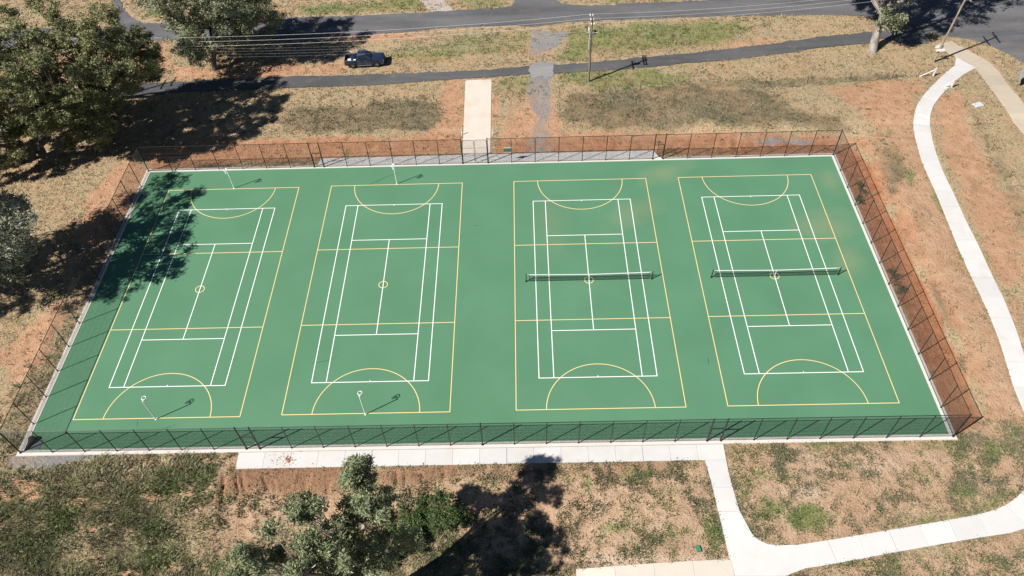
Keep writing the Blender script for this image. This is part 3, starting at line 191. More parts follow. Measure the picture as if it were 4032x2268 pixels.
DATA['pickets_b'] = [(8.96, 31.36), (14.08, 31.56), (19.38, 31.77), (35.48, 32.16), (40.81, 32.16), (46.39, 32.79), (51.88, 33.02)]
DATA['pickets_c'] = [(58.14, 25.81), (58.26, 22.45), (58.31, 17.85), (58.39, 13.18)]
DATA['weeds'] = [(40.91, 10.84), (41.17, -0.38), (41.41, -1.61), (41.98, 12.54)]
DATA['bushes'] = [(-6.03, -24.42), (-5.04, -24.14), (-4.21, -23.71), (-3.36, -24.75), (-5.33, -25.32), (-4.5, -25.49), (-6.96, -25.76), (-5.72, -26.92), (-7.39, -28.2), (-9.23, -28.97), (-2.71, -24.02), (-1.71, -24.48)]
SPOT = DATA['spots']

# ------------------------------------------------------------------ numpy noise
def vnoise(x, y, seed=0):
    xi = np.floor(x).astype(np.int64); yi = np.floor(y).astype(np.int64)
    fx = x - xi; fy = y - yi
    fx = fx * fx * (3 - 2 * fx); fy = fy * fy * (3 - 2 * fy)
    def h(a, b):
        n = (a * 374761393 + b * 668265263 + seed * 974634777) & 0x7fffffff
        n = ((n ^ (n >> 13)) * 1274126177) & 0x7fffffff
        n = n ^ (n >> 16)
        return (n & 0xffff) / 65535.0
    a = h(xi, yi); b = h(xi + 1, yi); c = h(xi, yi + 1); d = h(xi + 1, yi + 1)
    return (a * (1 - fx) + b * fx) * (1 - fy) + (c * (1 - fx) + d * fx) * fy
def fbm(x, y, sc, seed=0, oct=4):
    v = 0; amp = 0.5; tot = 0
    for i in range(oct):
        v = v + amp * vnoise(x / sc, y / sc, seed + i * 7); tot += amp; amp *= 0.5; sc = sc / 2.03
    return v / tot
def sdist(x, y, poly):
    """signed distance, positive inside"""
    P = np.asarray(poly, float); n = len(P)
    d = np.full(x.shape, 1e9); ins = np.zeros(x.shape, bool)
    for i in range(n):
        ax, ay = P[i]; bx, by = P[(i + 1) % n]
        ex, ey = bx - ax, by - ay
        t = np.clip(((x - ax) * ex + (y - ay) * ey) / (ex * ex + ey * ey + 1e-12), 0, 1)
        d = np.minimum(d, np.hypot(x - ax - t * ex, y - ay - t * ey))
        if abs(ey) > 1e-9:
            c = ((ay > y) != (by > y)) & (x < ex * (y - ay) / ey + ax)
            ins ^= c
    return np.where(ins, d, -d)
def clipped(x, y, poly, pad):
    P = np.asarray(poly, float)
    return np.nonzero((x > P[:, 0].min() - pad) & (x < P[:, 0].max() + pad) & (y > P[:, 1].min() - pad) & (y < P[:, 1].max() + pad))[0]

# ------------------------------------------------------------------ materials
def new_mat(name):
    m = bpy.data.materials.new(name); m.use_nodes = True
    nt = m.node_tree; b = nt.nodes["Principled BSDF"]
    return m, nt, b
def N(nt, t, **kw):
    n = nt.nodes.new(t)
    for k, v in kw.items(): setattr(n, k, v)
    return n
def link(nt, a, b): nt.links.new(a, b)
def mixrgb(nt, fac, a, b, blend='MIX'):
    n = N(nt, "ShaderNodeMix", data_type='RGBA', blend_type=blend)
    for sock, v in ((n.inputs[0], fac), (n.inputs[6], a), (n.inputs[7], b)):
        if isinstance(v, (int, float)): sock.default_value = v
        elif isinstance(v, (tuple, list)): sock.default_value = (*v[:3], 1)
        else: link(nt, v, sock)
    return n.outputs[2]
def noise(nt, scale, detail=4, rough=0.55, coord=None, dist=0.0):
    n = N(nt, "ShaderNodeTexNoise"); n.inputs["Scale"].default_value = scale
    n.inputs["Detail"].default_value = detail; n.inputs["Roughness"].default_value = rough
    n.inputs["Distortion"].default_value = dist
    if coord is not None: link(nt, coord, n.inputs["Vector"])
    return n.outputs["Fac"]
def ramp(nt, fac, p0, p1, c0=(0, 0, 0), c1=(1, 1, 1)):
    n = N(nt, "ShaderNodeValToRGB"); n.color_ramp.elements[0].position = p0; n.color_ramp.elements[1].position = p1
    n.color_ramp.elements[0].color = (*c0, 1); n.color_ramp.elements[1].color = (*c1, 1)
    link(nt, fac, n.inputs[0]); return n.outputs[0]
def math_n(nt, op, a, b=None):
    n = N(nt, "ShaderNodeMath", operation=op)
    for i, v in enumerate((a, b)):
        if v is None: continue
        if isinstance(v, (int, float)): n.inputs[i].default_value = v
        else: link(nt, v, n.inputs[i])
    return n.outputs[0]
def wpos(nt): return N(nt, "ShaderNodeNewGeometry").outputs["Position"]
def mapping(nt, coord, scale=(1, 1, 1), rotz=0):
    n = N(nt, "ShaderNodeMapping"); n.inputs["Scale"].default_value = scale; n.inputs["Rotation"].default_value = (0, 0, rotz)
    link(nt, coord, n.inputs["Vector"]); return n.outputs[0]
def bump(nt, h, strength, dist, b):
    n = N(nt, "ShaderNodeBump"); n.inputs["Strength"].default_value = strength; n.inputs["Distance"].default_value = dist
    link(nt, h, n.inputs["Height"]); link(nt, n.outputs[0], b.inputs["Normal"])
def simple(name, c, rough=0.6, metal=0.0, var=0.12, scale=6.0):
    m, nt, b = new_mat(name)
    f = noise(nt, scale, 4, 0.6, wpos(nt))
    lo = tuple(v * (1 - var) for v in c); hi = tuple(min(1, v * (1 + var)) for v in c)
    link(nt, ramp(nt, f, 0.3, 0.7, lo, hi), b.inputs["Base Color"])
    b.inputs["Roughness"].default_value = rough; b.inputs["Metallic"].default_value = metal
    return m

def mat_ground():
    m, nt, b = new_mat("ground_soil_and_turf"); P = wpos(nt)
    a1 = N(nt, "ShaderNodeAttribute", attribute_name="mask_a"); a2 = N(nt, "ShaderNodeAttribute", attribute_name="mask_b")
    s1 = N(nt, "ShaderNodeSeparateColor"); link(nt, a1.outputs["Color"], s1.inputs[0])
    s2 = N(nt, "ShaderNodeSeparateColor"); link(nt, a2.outputs["Color"], s2.inputs[0])
    soil, green, dark, gravel = s1.outputs[0], s1.outputs[1], s1.outputs[2], a1.outputs["Alpha"]
    pink, brown, sand, white = s2.outputs[0], s2.outputs[1], s2.outputs[2], a2.outputs["Alpha"]
    nf = noise(nt, 5.0, 5, 0.7, P); nm = noise(nt, 0.9, 5, 0.6, P); nb = noise(nt, 0.18, 4, 0.55, P)
    sp = noise(nt, 14.0, 3, 0.7, P)
    dry = mixrgb(nt, ramp(nt, nf, 0.32, 0.68), (0.28, 0.215, 0.125), (0.48, 0.38, 0.24))
    dry = mixrgb(nt, ramp(nt, nm, 0.45, 0.75), dry, (0.44, 0.30, 0.185))
    grn = mixrgb(nt, ramp(nt, nf, 0.3, 0.7), (0.10, 0.135, 0.042), (0.25, 0.275, 0.105))
    drk = mixrgb(nt, ramp(nt, nf, 0.3, 0.7), (0.10, 0.088, 0.052), (0.25, 0.205, 0.13))
    org = mixrgb(nt, ramp(nt, nm, 0.3, 0.72), (0.37, 0.20, 0.115), (0.50, 0.315, 0.20))
    pnk = mixrgb(nt, ramp(nt, nm, 0.3, 0.72), (0.35, 0.235, 0.15), (0.50, 0.355, 0.24))
    so = mixrgb(nt, pink, org, pnk)
    brn = mixrgb(nt, ramp(nt, nf, 0.3, 0.75), (0.16, 0.085, 0.05), (0.34, 0.20, 0.125))
    so = mixrgb(nt, brown, so, brn)
    so = mixrgb(nt, sand, so, (0.52, 0.40, 0.30))
    so = mixrgb(nt, math_n(nt, 'MULTIPLY', ramp(nt, sp, 0.56, 0.7), 0.45), so, (0.22, 0.13, 0.075))
    tuf = ramp(nt, noise(nt, 4.2, 2, 0.6, P), 0.52, 0.62)
    dry = mixrgb(nt, math_n(nt, 'MULTIPLY', tuf, 0.55), dry, (0.15, 0.125, 0.07))
    # ragged edges of each patch
    def rag(mask, lo=0.35, hi=0.65, amp=0.8):
        v = math_n(nt, 'ADD', mask, math_n(nt, 'MULTIPLY', math_n(nt, 'SUBTRACT', nf, 0.5), amp))
        v = math_n(nt, 'ADD', v, math_n(nt, 'MULTIPLY', math_n(nt, 'SUBTRACT', nm, 0.5), amp))
        return ramp(nt, v, lo, hi)
    a3 = N(nt, "ShaderNodeAttribute", attribute_name="mask_c"); s3 = N(nt, "ShaderNodeSeparateColor"); link(nt, a3.outputs["Color"], s3.inputs[0])
    red = mixrgb(nt, ramp(nt, nm, 0.3, 0.72), (0.285, 0.115, 0.058), (0.42, 0.20, 0.105))
    so = mixrgb(nt, s3.outputs[0], so, red)
    c = mixrgb(nt, rag(soil), dry, so)
    c = mixrgb(nt, rag(dark, .4, .85), c, drk)
    c = mixrgb(nt, math_n(nt, 'MULTIPLY', rag(green, .32, .78), 0.9), c, grn)
    gr = mixrgb(nt, ramp(nt, noise(nt, 22, 3, 0.8, P), 0.35, 0.7), (0.14, 0.14, 0.145), (0.36, 0.345, 0.33))
    c = mixrgb(nt, rag(gravel, .4, .75, 1.1), c, gr)
    wh = mixrgb(nt, ramp(nt, nf, 0.3, 0.7), (0.36, 0.34, 0.32), (0.5, 0.47, 0.44))
    c = mixrgb(nt, rag(white), c, wh)
    c = mixrgb(nt, math_n(nt, 'MULTIPLY', ramp(nt, nb, 0.42, 0.62), 0.32), c, (0.40, 0.235, 0.135))
    link(nt, c, b.inputs["Base Color"]); b.inputs["Roughness"].default_value = 0.95
    b.inputs["Specular IOR Level"].default_value = 0.1
    hsum = math_n(nt, 'ADD', nf, math_n(nt, 'MULTIPLY', nm, 0.7))
    bump(nt, hsum, 1.0, 0.2, b)
    return m
def mat_court():
    m, nt, b = new_mat("green_acrylic_court"); P = wpos(nt)
    nb = noise(nt, 0.16, 4, 0.5, P); nf = noise(nt, 40, 3, 0.6, P)
    st = noise(nt, 1.0, 4, 0.6, mapping(nt, P, (0.05, 1.6, 1)))
    c = mixrgb(nt, ramp(nt, nb, 0.3, 0.7), (0.069, 0.176, 0.098), (0.085, 0.202, 0.117))
    c = mixrgb(nt, math_n(nt, 'MULTIPLY', ramp(nt, st, 0.35, 0.7), 0.22), c, (0.070, 0.180, 0.096))
    c = mixrgb(nt, math_n(nt, 'MULTIPLY', nf, 0.12), c, (0.10, 0.235, 0.135))
    # wind-blown dust stains on the right half
    for (x, y, rx, ry, s, rz) in ((36.5, 7.0, 4.2, 3.2, .62, .3), (20.5, 16.2, 4.5, 2.0, .55, .5), (16, 9.5, 5, 2.4, .40, .6), (37.5, 2.2, 2.2, 4, .5, 0), (7, 8, 3, 6, .25, 0), (39.0, 14, 1.6, 3, .45, 0)):
        v = N(nt, "ShaderNodeVectorMath", operation='SUBTRACT'); link(nt, P, v.inputs[0]); v.inputs[1].default_value = (x, y, 0)
        mp = N(nt, "ShaderNodeMapping", vector_type='TEXTURE'); mp.inputs["Scale"].default_value = (rx, ry, 1); mp.inputs["Rotation"].default_value = (0, 0, rz)
        link(nt, v.outputs[0], mp.inputs["Vector"])
        ln = N(nt, "ShaderNodeVectorMath", operation='LENGTH'); link(nt, mp.outputs[0], ln.inputs[0])
        d = math_n(nt, 'ADD', ln.outputs["Value"], math_n(nt, 'MULTIPLY', math_n(nt, 'SUBTRACT', noise(nt, 0.35, 3, 0.5, P), 0.5), 1.2))
        f = math_n(nt, 'MULTIPLY', ramp(nt, d, 0.0, 1.15, (1, 1, 1), (0, 0, 0)), s * 0.65)
        c = mixrgb(nt, f, c, (0.25, 0.245, 0.14))
    sp = ramp(nt, noise(nt, 2.6, 2, 0.5, P), 0.765, 0.79)
    c = mixrgb(nt, math_n(nt, 'MULTIPLY', sp, 0.35), c, (0.34, 0.40, 0.28))
    link(nt, c, b.inputs["Base Color"]); b.inputs["Roughness"].default_value = 0.72; b.inputs["Specular IOR Level"].default_value = 0.3
    bump(nt, nf, 0.25, 0.003, b)
    return m
def mat_concrete(name, c, var=0.10, stain=(0.40, 0.30, 0.2), sf=0.25):
    m, nt, b = new_mat(name); P = wpos(nt)
    oi = N(nt, "ShaderNodeObjectInfo").outputs["Random"]
    nb = noise(nt, 0.7, 5, 0.6, P); nf = noise(nt, 18, 4, 0.7, P)
    k = math_n(nt, 'ADD', math_n(nt, 'MULTIPLY', oi, 0.45), math_n(nt, 'MULTIPLY', nb, 0.75))
    lo = tuple(v * (1 - var) for v in c); hi = tuple(v * (1 + var) for v in c)
    cc = ramp(nt, k, 0.2, 0.95, lo, hi)
    cc = mixrgb(nt, math_n(nt, 'MULTIPLY', ramp(nt, noise(nt, 0.45, 5, 0.65, P), 0.5, 0.75), sf), cc, stain)
    cc = mixrgb(nt, math_n(nt, 'MULTIPLY', ramp(nt, nf, 0.6, 0.75), 0.18), cc, tuple(v * 0.6 for v in c))
    br = noise(nt, 1.0, 3, 0.6, mapping(nt, P, (0.6, 30, 1)))
    cc = mixrgb(nt, math_n(nt, 'MULTIPLY', br, 0.10), cc, tuple(v * 0.7 for v in c))
    link(nt, cc, b.inputs["Base Color"]); b.inputs["Roughness"].default_value = 0.85
    bump(nt, nf, 0.3, 0.01, b)
    return m
def mat_asphalt(name, c0, c1, dirt=0.35):
    m, nt, b = new_mat(name); P = wpos(nt)
    nb = noise(nt, 0.25, 5, 0.6, mapping(nt, P, (0.35, 1.5, 1), 0.04)); nf = noise(nt, 16, 4, 0.75, P); nm = noise(nt, 0.8, 5, 0.65, P)
    cc = mixrgb(nt, ramp(nt, nb, 0.3, 0.7), c0, c1)
    cc = mixrgb(nt, math_n(nt, 'MULTIPLY', ramp(nt, nf, 0.45, 0.75), 0.4), cc, tuple(min(1, v * 1.9) for v in c1))
    cc = mixrgb(nt, math_n(nt, 'MULTIPLY', ramp(nt, nm, 0.56, 0.8), dirt), cc, (0.30, 0.20, 0.13))
    link(nt, cc, b.inputs["Base Color"]); b.inputs["Roughness"].default_value = 0.88; b.inputs["Specular IOR Level"].default_value = 0.3
    bump(nt, nf, 0.5, 0.02, b)
    return m
def mat_leaf(name, c0, c1, c2, trans=0.22):
    m, nt, b = new_mat(name)
    a = N(nt, "ShaderNodeAttribute", attribute_name="tint")
    s = N(nt, "ShaderNodeSeparateColor"); link(nt, a.outputs["Color"], s.inputs[0])
    c = mixrgb(nt, s.outputs[0], c0, c1)
    c = mixrgb(nt, math_n(nt, 'MULTIPLY', s.outputs[1], 0.7), c, c2)
    link(nt, c, b.inputs["Base Color"]); b.inputs["Roughness"].default_value = 0.6; b.inputs["Specular IOR Level"].default_value = 0.35
    if trans:
        t = N(nt, "ShaderNodeBsdfTranslucent"); link(nt, c, t.inputs["Color"])
        mx = N(nt, "ShaderNodeMixShader"); mx.inputs[0].default_value = trans
        link(nt, b.outputs[0], mx.inputs[1]); link(nt, t.outputs[0], mx.inputs[2])
        link(nt, mx.outputs[0], nt.nodes["Material Output"].inputs["Surface"])
    return m
def mat_bark(name, c0, c1, c2):
    m, nt, b = new_mat(name); P = wpos(nt)
    n1 = noise(nt, 2.2, 5, 0.65, mapping(nt, P, (1, 1, 0.35))); n2 = noise(nt, 9, 4, 0.7, mapping(nt, P, (1, 1, 0.25)))
    c = mixrgb(nt, ramp(nt, n1, 0.35, 0.65), c0, c1)
    c = mixrgb(nt, math_n(nt, 'MULTIPLY', ramp(nt, n2, 0.5, 0.7), 0.6), c, c2)
    link(nt, c, b.inputs["Base Color"]); b.inputs["Roughness"].default_value = 0.9
    bump(nt, n2, 0.6, 0.04, b)
    return m
def mat_glass(name, c=(0.01, 0.013, 0.018)):
    m, nt, b = new_mat(name)
    b.inputs["Base Color"].default_value = (*c, 1); b.inputs["Roughness"].default_value = 0.06; b.inputs["Specular IOR Level"].default_value = 0.6
    n = noise(nt, 3, 2, 0.5, wpos(nt)); link(nt, ramp(nt, n, 0, 1, (0.05,) * 3, (0.12,) * 3), b.inputs["Roughness"])
    return m
def mat_paint(name, c, rough=0.35, coat=0.0, worn=0.0, wc=(0.12, 0.29, 0.165)):
    m, nt, b = new_mat(name); P = wpos(nt)
    f = noise(nt, 7, 5, 0.7, P)
    cc = mixrgb(nt, math_n(nt, 'MULTIPLY', ramp(nt, f, 0.3, 0.8), 0.18), c, tuple(v * 0.72 for v in c))
    if worn:
        cc = mixrgb(nt, math_n(nt, 'MULTIPLY', ramp(nt, noise(nt, 22, 4, 0.75, P), 0.58, 0.72), worn), cc, wc)
    link(nt, cc, b.inputs["Base Color"]); b.inputs["Roughness"].default_value = rough; b.inputs["Coat Weight"].default_value = coat
    b.inputs["Coat Roughness"].default_value = 0.08
    return m
M = {}
M['ground'] = mat_ground(); M['court'] = mat_court()
M['conc'] = mat_concrete("pale_new_concrete", (0.51, 0.50, 0.487), 0.09, (0.44, 0.37, 0.30), 0.35)
M['conc_ramp'] = mat_concrete("driveway_concrete", (0.52, 0.465, 0.40), 0.08, (0.42, 0.31, 0.20), 0.4)
M['conc_old'] = mat_concrete("weathered_concrete", (0.40, 0.345, 0.27), 0.08, (0.33, 0.25, 0.16), 0.4)
M['conc_grey'] = mat_concrete("grey_concrete", (0.54, 0.525, 0.51), 0.10, (0.35, 0.29, 0.24), 0.3)
M['kerb'] = mat_concrete("kerb_concrete", (0.52, 0.495, 0.46), 0.08, (0.45, 0.33, 0.22), 0.35)
M['joint'] = simple("slab_bedding", (0.20, 0.16, 0.13), 0.95)
M['road'] = mat_asphalt("road_asphalt", (0.058, 0.058, 0.063), (0.125, 0.124, 0.127), 0.25)
M['track'] = mat_asphalt("track_asphalt", (0.045, 0.046, 0.05), (0.095, 0.094, 0.096), 0.35)
M['white'] = mat_paint("white_line_paint", (0.80, 0.80, 0.80), 0.6, worn=0.12)
M['yellow'] = mat_paint("yellow_line_paint", (0.80, 0.60, 0.27), 0.6, worn=0.15)
M['black'] = mat_paint("black_powder_coat", (0.014, 0.015, 0.014), 0.4)
M['wire_black'] = mat_paint("black_pvc_wire", (0.016, 0.02, 0.018), 0.5)
M['whitep'] = mat_paint("white_powder_coat", (0.8, 0.8, 0.8), 0.35)
M['netwhite'] = simple("white_cord", (0.72, 0.72, 0.72), 0.9)
M['netblack'] = simple("black_net_cord", (0.012, 0.016, 0.014), 0.9)
M['galv'] = simple("galvanised_steel", (0.42, 0.42, 0.43), 0.45, 0.6)
M['alu'] = simple("aluminium_conductor", (0.70, 0.70, 0.70), 0.5, 0.2)
M['timber'] = mat_bark("grey_pole_timber", (0.10, 0.085, 0.07), (0.21, 0.185, 0.16), (0.06, 0.05, 0.04))
M['timber2'] = mat_bark("brown_pole_timber", (0.20, 0.15, 0.105), (0.33, 0.265, 0.20), (0.10, 0.075, 0.05))
M['porcelain'] = simple("white_insulator", (0.75, 0.74, 0.72), 0.25)
M['rust'] = simple("rusty_steel", (0.09, 0.055, 0.035), 0.85)
M['whitewood'] = mat_bark("weathered_white_timber", (0.52, 0.50, 0.47), (0.68, 0.66, 0.63), (0.30, 0.24, 0.2))
M['grass_dry'] = mat_leaf("dry_grass_blades", (0.125, 0.108, 0.058), (0.33, 0.275, 0.165), (0.09, 0.09, 0.042), 0.1)
M['grass_green'] = mat_leaf("green_grass_blades", (0.05, 0.09, 0.022), (0.14, 0.185, 0.06), (0.20, 0.20, 0.09), 0.15)
M['grass_dark'] = mat_leaf("grey_green_weeds", (0.065, 0.075, 0.04), (0.15, 0.145, 0.085), (0.24, 0.19, 0.115), 0.1)
M['grass_tall'] = mat_leaf("long_seeding_grass", (0.15, 0.18, 0.065), (0.62, 0.54, 0.34), (0.26, 0.28, 0.11), 0.15)
M['leaf_olive'] = mat_leaf("olive_gum_leaves", (0.085, 0.105, 0.042), (0.26, 0.26, 0.115), (0.34, 0.29, 0.12), 0.10)
M['leaf_grey'] = mat_leaf("grey_green_gum_leaves", (0.12, 0.145, 0.075), (0.28, 0.30, 0.185), (0.37, 0.35, 0.15), 0.10)
M['leaf_silver'] = mat_leaf("silver_green_leaves", (0.15, 0.16, 0.105), (0.33, 0.335, 0.25), (0.22, 0.22, 0.09), 0.10)
M['leaf_fresh'] = mat_leaf("sage_green_gum_leaves", (0.105, 0.135, 0.062), (0.275, 0.305, 0.175), (0.38, 0.37, 0.14), 0.12)
M['leaf_green'] = mat_leaf("fresh_green_leaves", (0.04, 0.07, 0.022), (0.10, 0.15, 0.045), (0.16, 0.18, 0.07), 0.12)
M['bark_dark'] = mat_bark("dark_gum_bark", (0.07, 0.052, 0.04), (0.20, 0.165, 0.13), (0.05, 0.035, 0.025))
M['bark_pale'] = mat_bark("pale_gum_bark", (0.30, 0.27, 0.235), (0.50, 0.46, 0.41), (0.14, 0.10, 0.075))
M['bark_mottled'] = mat_bark("mottled_grey_bark", (0.15, 0.125, 0.105), (0.40, 0.36, 0.32), (0.07, 0.05, 0.04))
M['gravel'] = mat_asphalt("loose_grey_gravel", (0.15, 0.15, 0.155), (0.26, 0.255, 0.25), 0.9)
M['scuff'] = simple("dark_rubber_scuff", (0.03, 0.07, 0.045), 0.7)
M['clay'] = simple("red_clay", (0.28, 0.13, 0.065), 0.95, var=0.3, scale=12)

# ------------------------------------------------------------------ mesh helpers
def put(name, me, parent=None, mat=None):
    o = bpy.data.objects.new(name, me); col.objects.link(o)
    if parent is not None: o.parent = parent
    if mat is not None and me is not None and not me.materials: me.materials.append(mat)
    return o
def tag(o, label, cat, group=None):
    o['label'] = label; o['category'] = cat
    if group: o['group'] = group
    return o
def structure(o): o['kind'] = 'structure'; return o
def empty(name, loc, rz=0.0):
    o = bpy.data.objects.new(name, None); col.objects.link(o); o.location = loc; o.rotation_euler = (0, 0, rz)
    o.empty_display_size = 0.3; return o
class MB:
    def __init__(s): s.v = []; s.f = []
    def add(s, vs, fs):
        k = len(s.v); s.v += [tuple(p) for p in vs]; s.f += [tuple(i + k for i in f) for f in fs]; return s
    def box(s, c, d, rz=0.0, mat=None):
        x, y, z = (q / 2 for q in d); cs, sn = math.cos(rz), math.sin(rz)
        vs = []
        for dz in (-z, z):
            for dx, dy in ((-x, -y), (x, -y), (x, y), (-x, y)):
                p = Vector((dx * cs - dy * sn, dx * sn + dy * cs, dz))
                if mat is not None: p = mat @ p
                vs.append((c[0] + p[0], c[1] + p[1], c[2] + p[2]))
        return s.add(vs, [(3, 2, 1, 0), (4, 5, 6, 7), (0, 1, 5, 4), (1, 2, 6, 5), (2, 3, 7, 6), (3, 0, 4, 7)])
    def tube(s, p0, p1, r0, r1=None, n=8, cap=True):
        return s.path([p0, p1], [r0, r0 if r1 is None else r1], n, cap)
    def path(s, pts, rs, n=8, cap=True):
        pts = [Vector(p) for p in pts]; k = len(pts)
        if isinstance(rs, (int, float)): rs = [rs] * k
        up = None; vs = []; fs = []
        for i, p in enumerate(pts):
            t = (pts[min(i + 1, k - 1)] - pts[max(i - 1, 0)])
            if t.length < 1e-9: t = Vector((0, 0, 1))
            t.normalize()
            if up is None:
                up = Vector((0, 0, 1)) if abs(t.z) < 0.9 else Vector((1, 0, 0))
            a = t.cross(up).normalized(); b = a.cross(t).normalized(); up = b
            for j in range(n):
                q = 2 * math.pi * j / n
                vs.append(p + (a * math.cos(q) + b * math.sin(q)) * rs[i])
        for i in range(k - 1):
            for j in range(n):
                fs.append((i * n + j, (i + 1) * n + j, (i + 1) * n + (j + 1) % n, i * n + (j + 1) % n))
        if cap:
            fs.append(tuple(range(n))); fs.append(tuple((k - 1) * n + j for j in reversed(range(n))))
        return s.add(vs, fs)
    def ring(s, c, Rr, r, n=20, m=6, axis='Z'):
        vs = []; fs = []
        for i in range(n):
            a = 2 * math.pi * i / n
            for j in range(m):
                b = 2 * math.pi * j / m; rr = Rr + r * math.cos(b)
                p = (rr * math.cos(a), rr * math.sin(a), r * math.sin(b))
                if axis == 'Y': p = (p[0], p[2], p[1])
                vs.append((c[0] + p[0], c[1] + p[1], c[2] + p[2]))
        for i in range(n):
            for j in range(m):
                fs.append((i * m + j, ((i + 1) % n) * m + j, ((i + 1) % n) * m + (j + 1) % m, i * m + (j + 1) % m))
        return s.add(vs, fs)
    def lathe(s, prof, c=(0, 0, 0), n=20, axis='Z'):
        vs = []; fs = []; k = len(prof)
        for i in range(n):
            a = 2 * math.pi * i / n
            for r, h in prof:
                p = (r * math.cos(a), r * math.sin(a), h)
                if axis == 'Y': p = (p[0], p[2], p[1])
                vs.append((c[0] + p[0], c[1] + p[1], c[2] + p[2]))
        for i in range(n):
            for j in range(k - 1):
                fs.append((i * k + j, ((i + 1) % n) * k + j, ((i + 1) % n) * k + j + 1, i * k + j + 1))
        return s.add(vs, fs)
    def prism(s, poly, z0, z1):
        n = len(poly)
        zz0 = z0 if hasattr(z0, '__len__') else [z0] * n; zz1 = z1 if hasattr(z1, '__len__') else [z1] * n
        vs = [(x, y, zz0[i]) for i, (x, y) in enumerate(poly)] + [(x, y, zz1[i]) for i, (x, y) in enumerate(poly)]
        fs = [tuple(reversed(range(n))), tuple(range(n, 2 * n))] + [(i, (i + 1) % n, n + (i + 1) % n, n + i) for i in range(n)]
        return s.add(vs, fs)
    def mesh(s, name, smooth=False, fix=True):
        me = bpy.data.meshes.new(name); me.from_pydata([tuple(v) for v in s.v], [], s.f)
        if fix:
            bm = bmesh.new(); bm.from_mesh(me); bmesh.ops.recalc_face_normals(bm, faces=bm.faces); bm.to_mesh(me); bm.free()
        if smooth:
            me.polygons.foreach_set('use_smooth', [True] * len(me.polygons))
            try: me.set_sharp_from_angle(angle=R(40))
            except Exception: pass
        me.update(); return me
    def build(s, name, mat, parent=None, smooth=False):
        return put(name, s.mesh(name, smooth), parent, mat)
def np_mesh(name, V, F, attrs=None, smooth=False):
    """V Nx3, F Mxk"""
    V = np.asarray(V, np.float32); F = np.asarray(F, np.int32)
    me = bpy.data.meshes.new(name)
    me.vertices.add(len(V)); me.vertices.foreach_set('co', V.ravel())
    k = F.shape[1]
    me.loops.add(F.size); me.loops.foreach_set('vertex_index', F.ravel())
    me.polygons.add(len(F)); me.polygons.foreach_set('loop_start', np.arange(len(F), dtype=np.int32) * k)
    if smooth: me.polygons.foreach_set('use_smooth', np.ones(len(F), bool))
    if attrs:
        for an, arr in attrs.items():
            a = me.attributes.new(an, 'FLOAT_COLOR', 'POINT'); a.data.foreach_set('color', np.asarray(arr, np.float32).ravel())
    me.update(calc_edges=True); me.validate()
    return me

# ------------------------------------------------------------------ layout of paved things
FX, FYF, FYB = 40.52, -18.57, 18.60          # fence lines
KO, KI = 0.30, 0.24                           # kerb outside / inside the fence
COURTS = ((-29.51, -0.10), (-10.56, 0.0), (10.58, 0.05), (29.49, 0.08))
RP_L, RP_R = DATA['right_path_L'], DATA['right_path_R']
OP_L, OP_R = DATA['old_path_L'], DATA['old_path_R']
BR_L, BR_R, BR_E = DATA['branch']
FZ = float(H(0, 45))                         # height of the flat land with the roads
def resample(poly, n):
    P = np.asarray(poly, float); d = np.r_[0, np.cumsum(np.hypot(*np.diff(P, axis=0).T))]
    t = np.linspace(0, d[-1], n); return np.c_[np.interp(t, d, P[:, 0]), np.interp(t, d, P[:, 1])]
def smooth_line(poly, n):
    P = resample(poly, n * 2)
    for _ in range(6):
        Q = P.copy(); Q[1:-1] = 0.25 * P[:-2] + 0.5 * P[1:-1] + 0.25 * P[2:]; P = Q
    return resample(P, n)
front_path_poly = [(-21.2, FYF - 0.34), (20.82, FYF - 0.34), (20.80, -20.36), (-21.15, -20.44)]
branch_poly = BR_L + [tuple(p) for p in reversed(BR_E)] + [tuple(p) for p in reversed(BR_R)]
right_poly = RP_L + list(reversed(RP_R))
old_poly = OP_L + list(reversed(OP_R))
drive_poly = DATA['driveway']
apron_poly = [(-20.4, FYB + 0.31), (20.2, FYB + 0.31), (19.7, 20.2), (-20.2, 20.2)]
slab_poly = [(7.6, -28.92), (19.78, -28.58), (19.86, -32.5), (7.5, -32.5)]
kerb_poly = [(-FX - KO, FYF - KO), (FX + KO, FYF - KO), (FX + KO, FYB + KO), (-FX - KO, FYB + KO)]
PAVED = [front_path_poly, branch_poly, right_poly, old_poly, drive_poly, apron_poly, slab_poly, kerb_poly, DATA['main_road'], DATA['track']]
def paved_dist(x, y):
    d = np.full(x.shape, -50.0)
    for poly in PAVED:
        i = clipped(x, y, poly, 3.0)
        if len(i): d[i] = np.maximum(d[i], sdist(x[i], y[i], poly))
    return d
CH = ['red', 'soil', 'green', 'dark', 'gravel', 'pink', 'brown', 'sand', 'white', 'tall']
def masks(x, y):
    m = {c: np.zeros(x.shape) for c in CH}
    wob = (fbm(x, y, 3.0, 3) - 0.5) * 2.2
    for ch, s, f, poly in DATA['patches']:
        if ch == 'gravel': f = f * 1.2
        i = clipped(x, y, poly, f + 2.6)
        if not len(i): continue
        d = sdist(x[i], y[i], poly) + wob[i] * min(1.3, f * 1.3)
        m[ch][i] = np.maximum(m[ch][i], s * sstep(-f, f, d))
    m['pink'] = m['pink'] * (1 - m['red'])
    return m
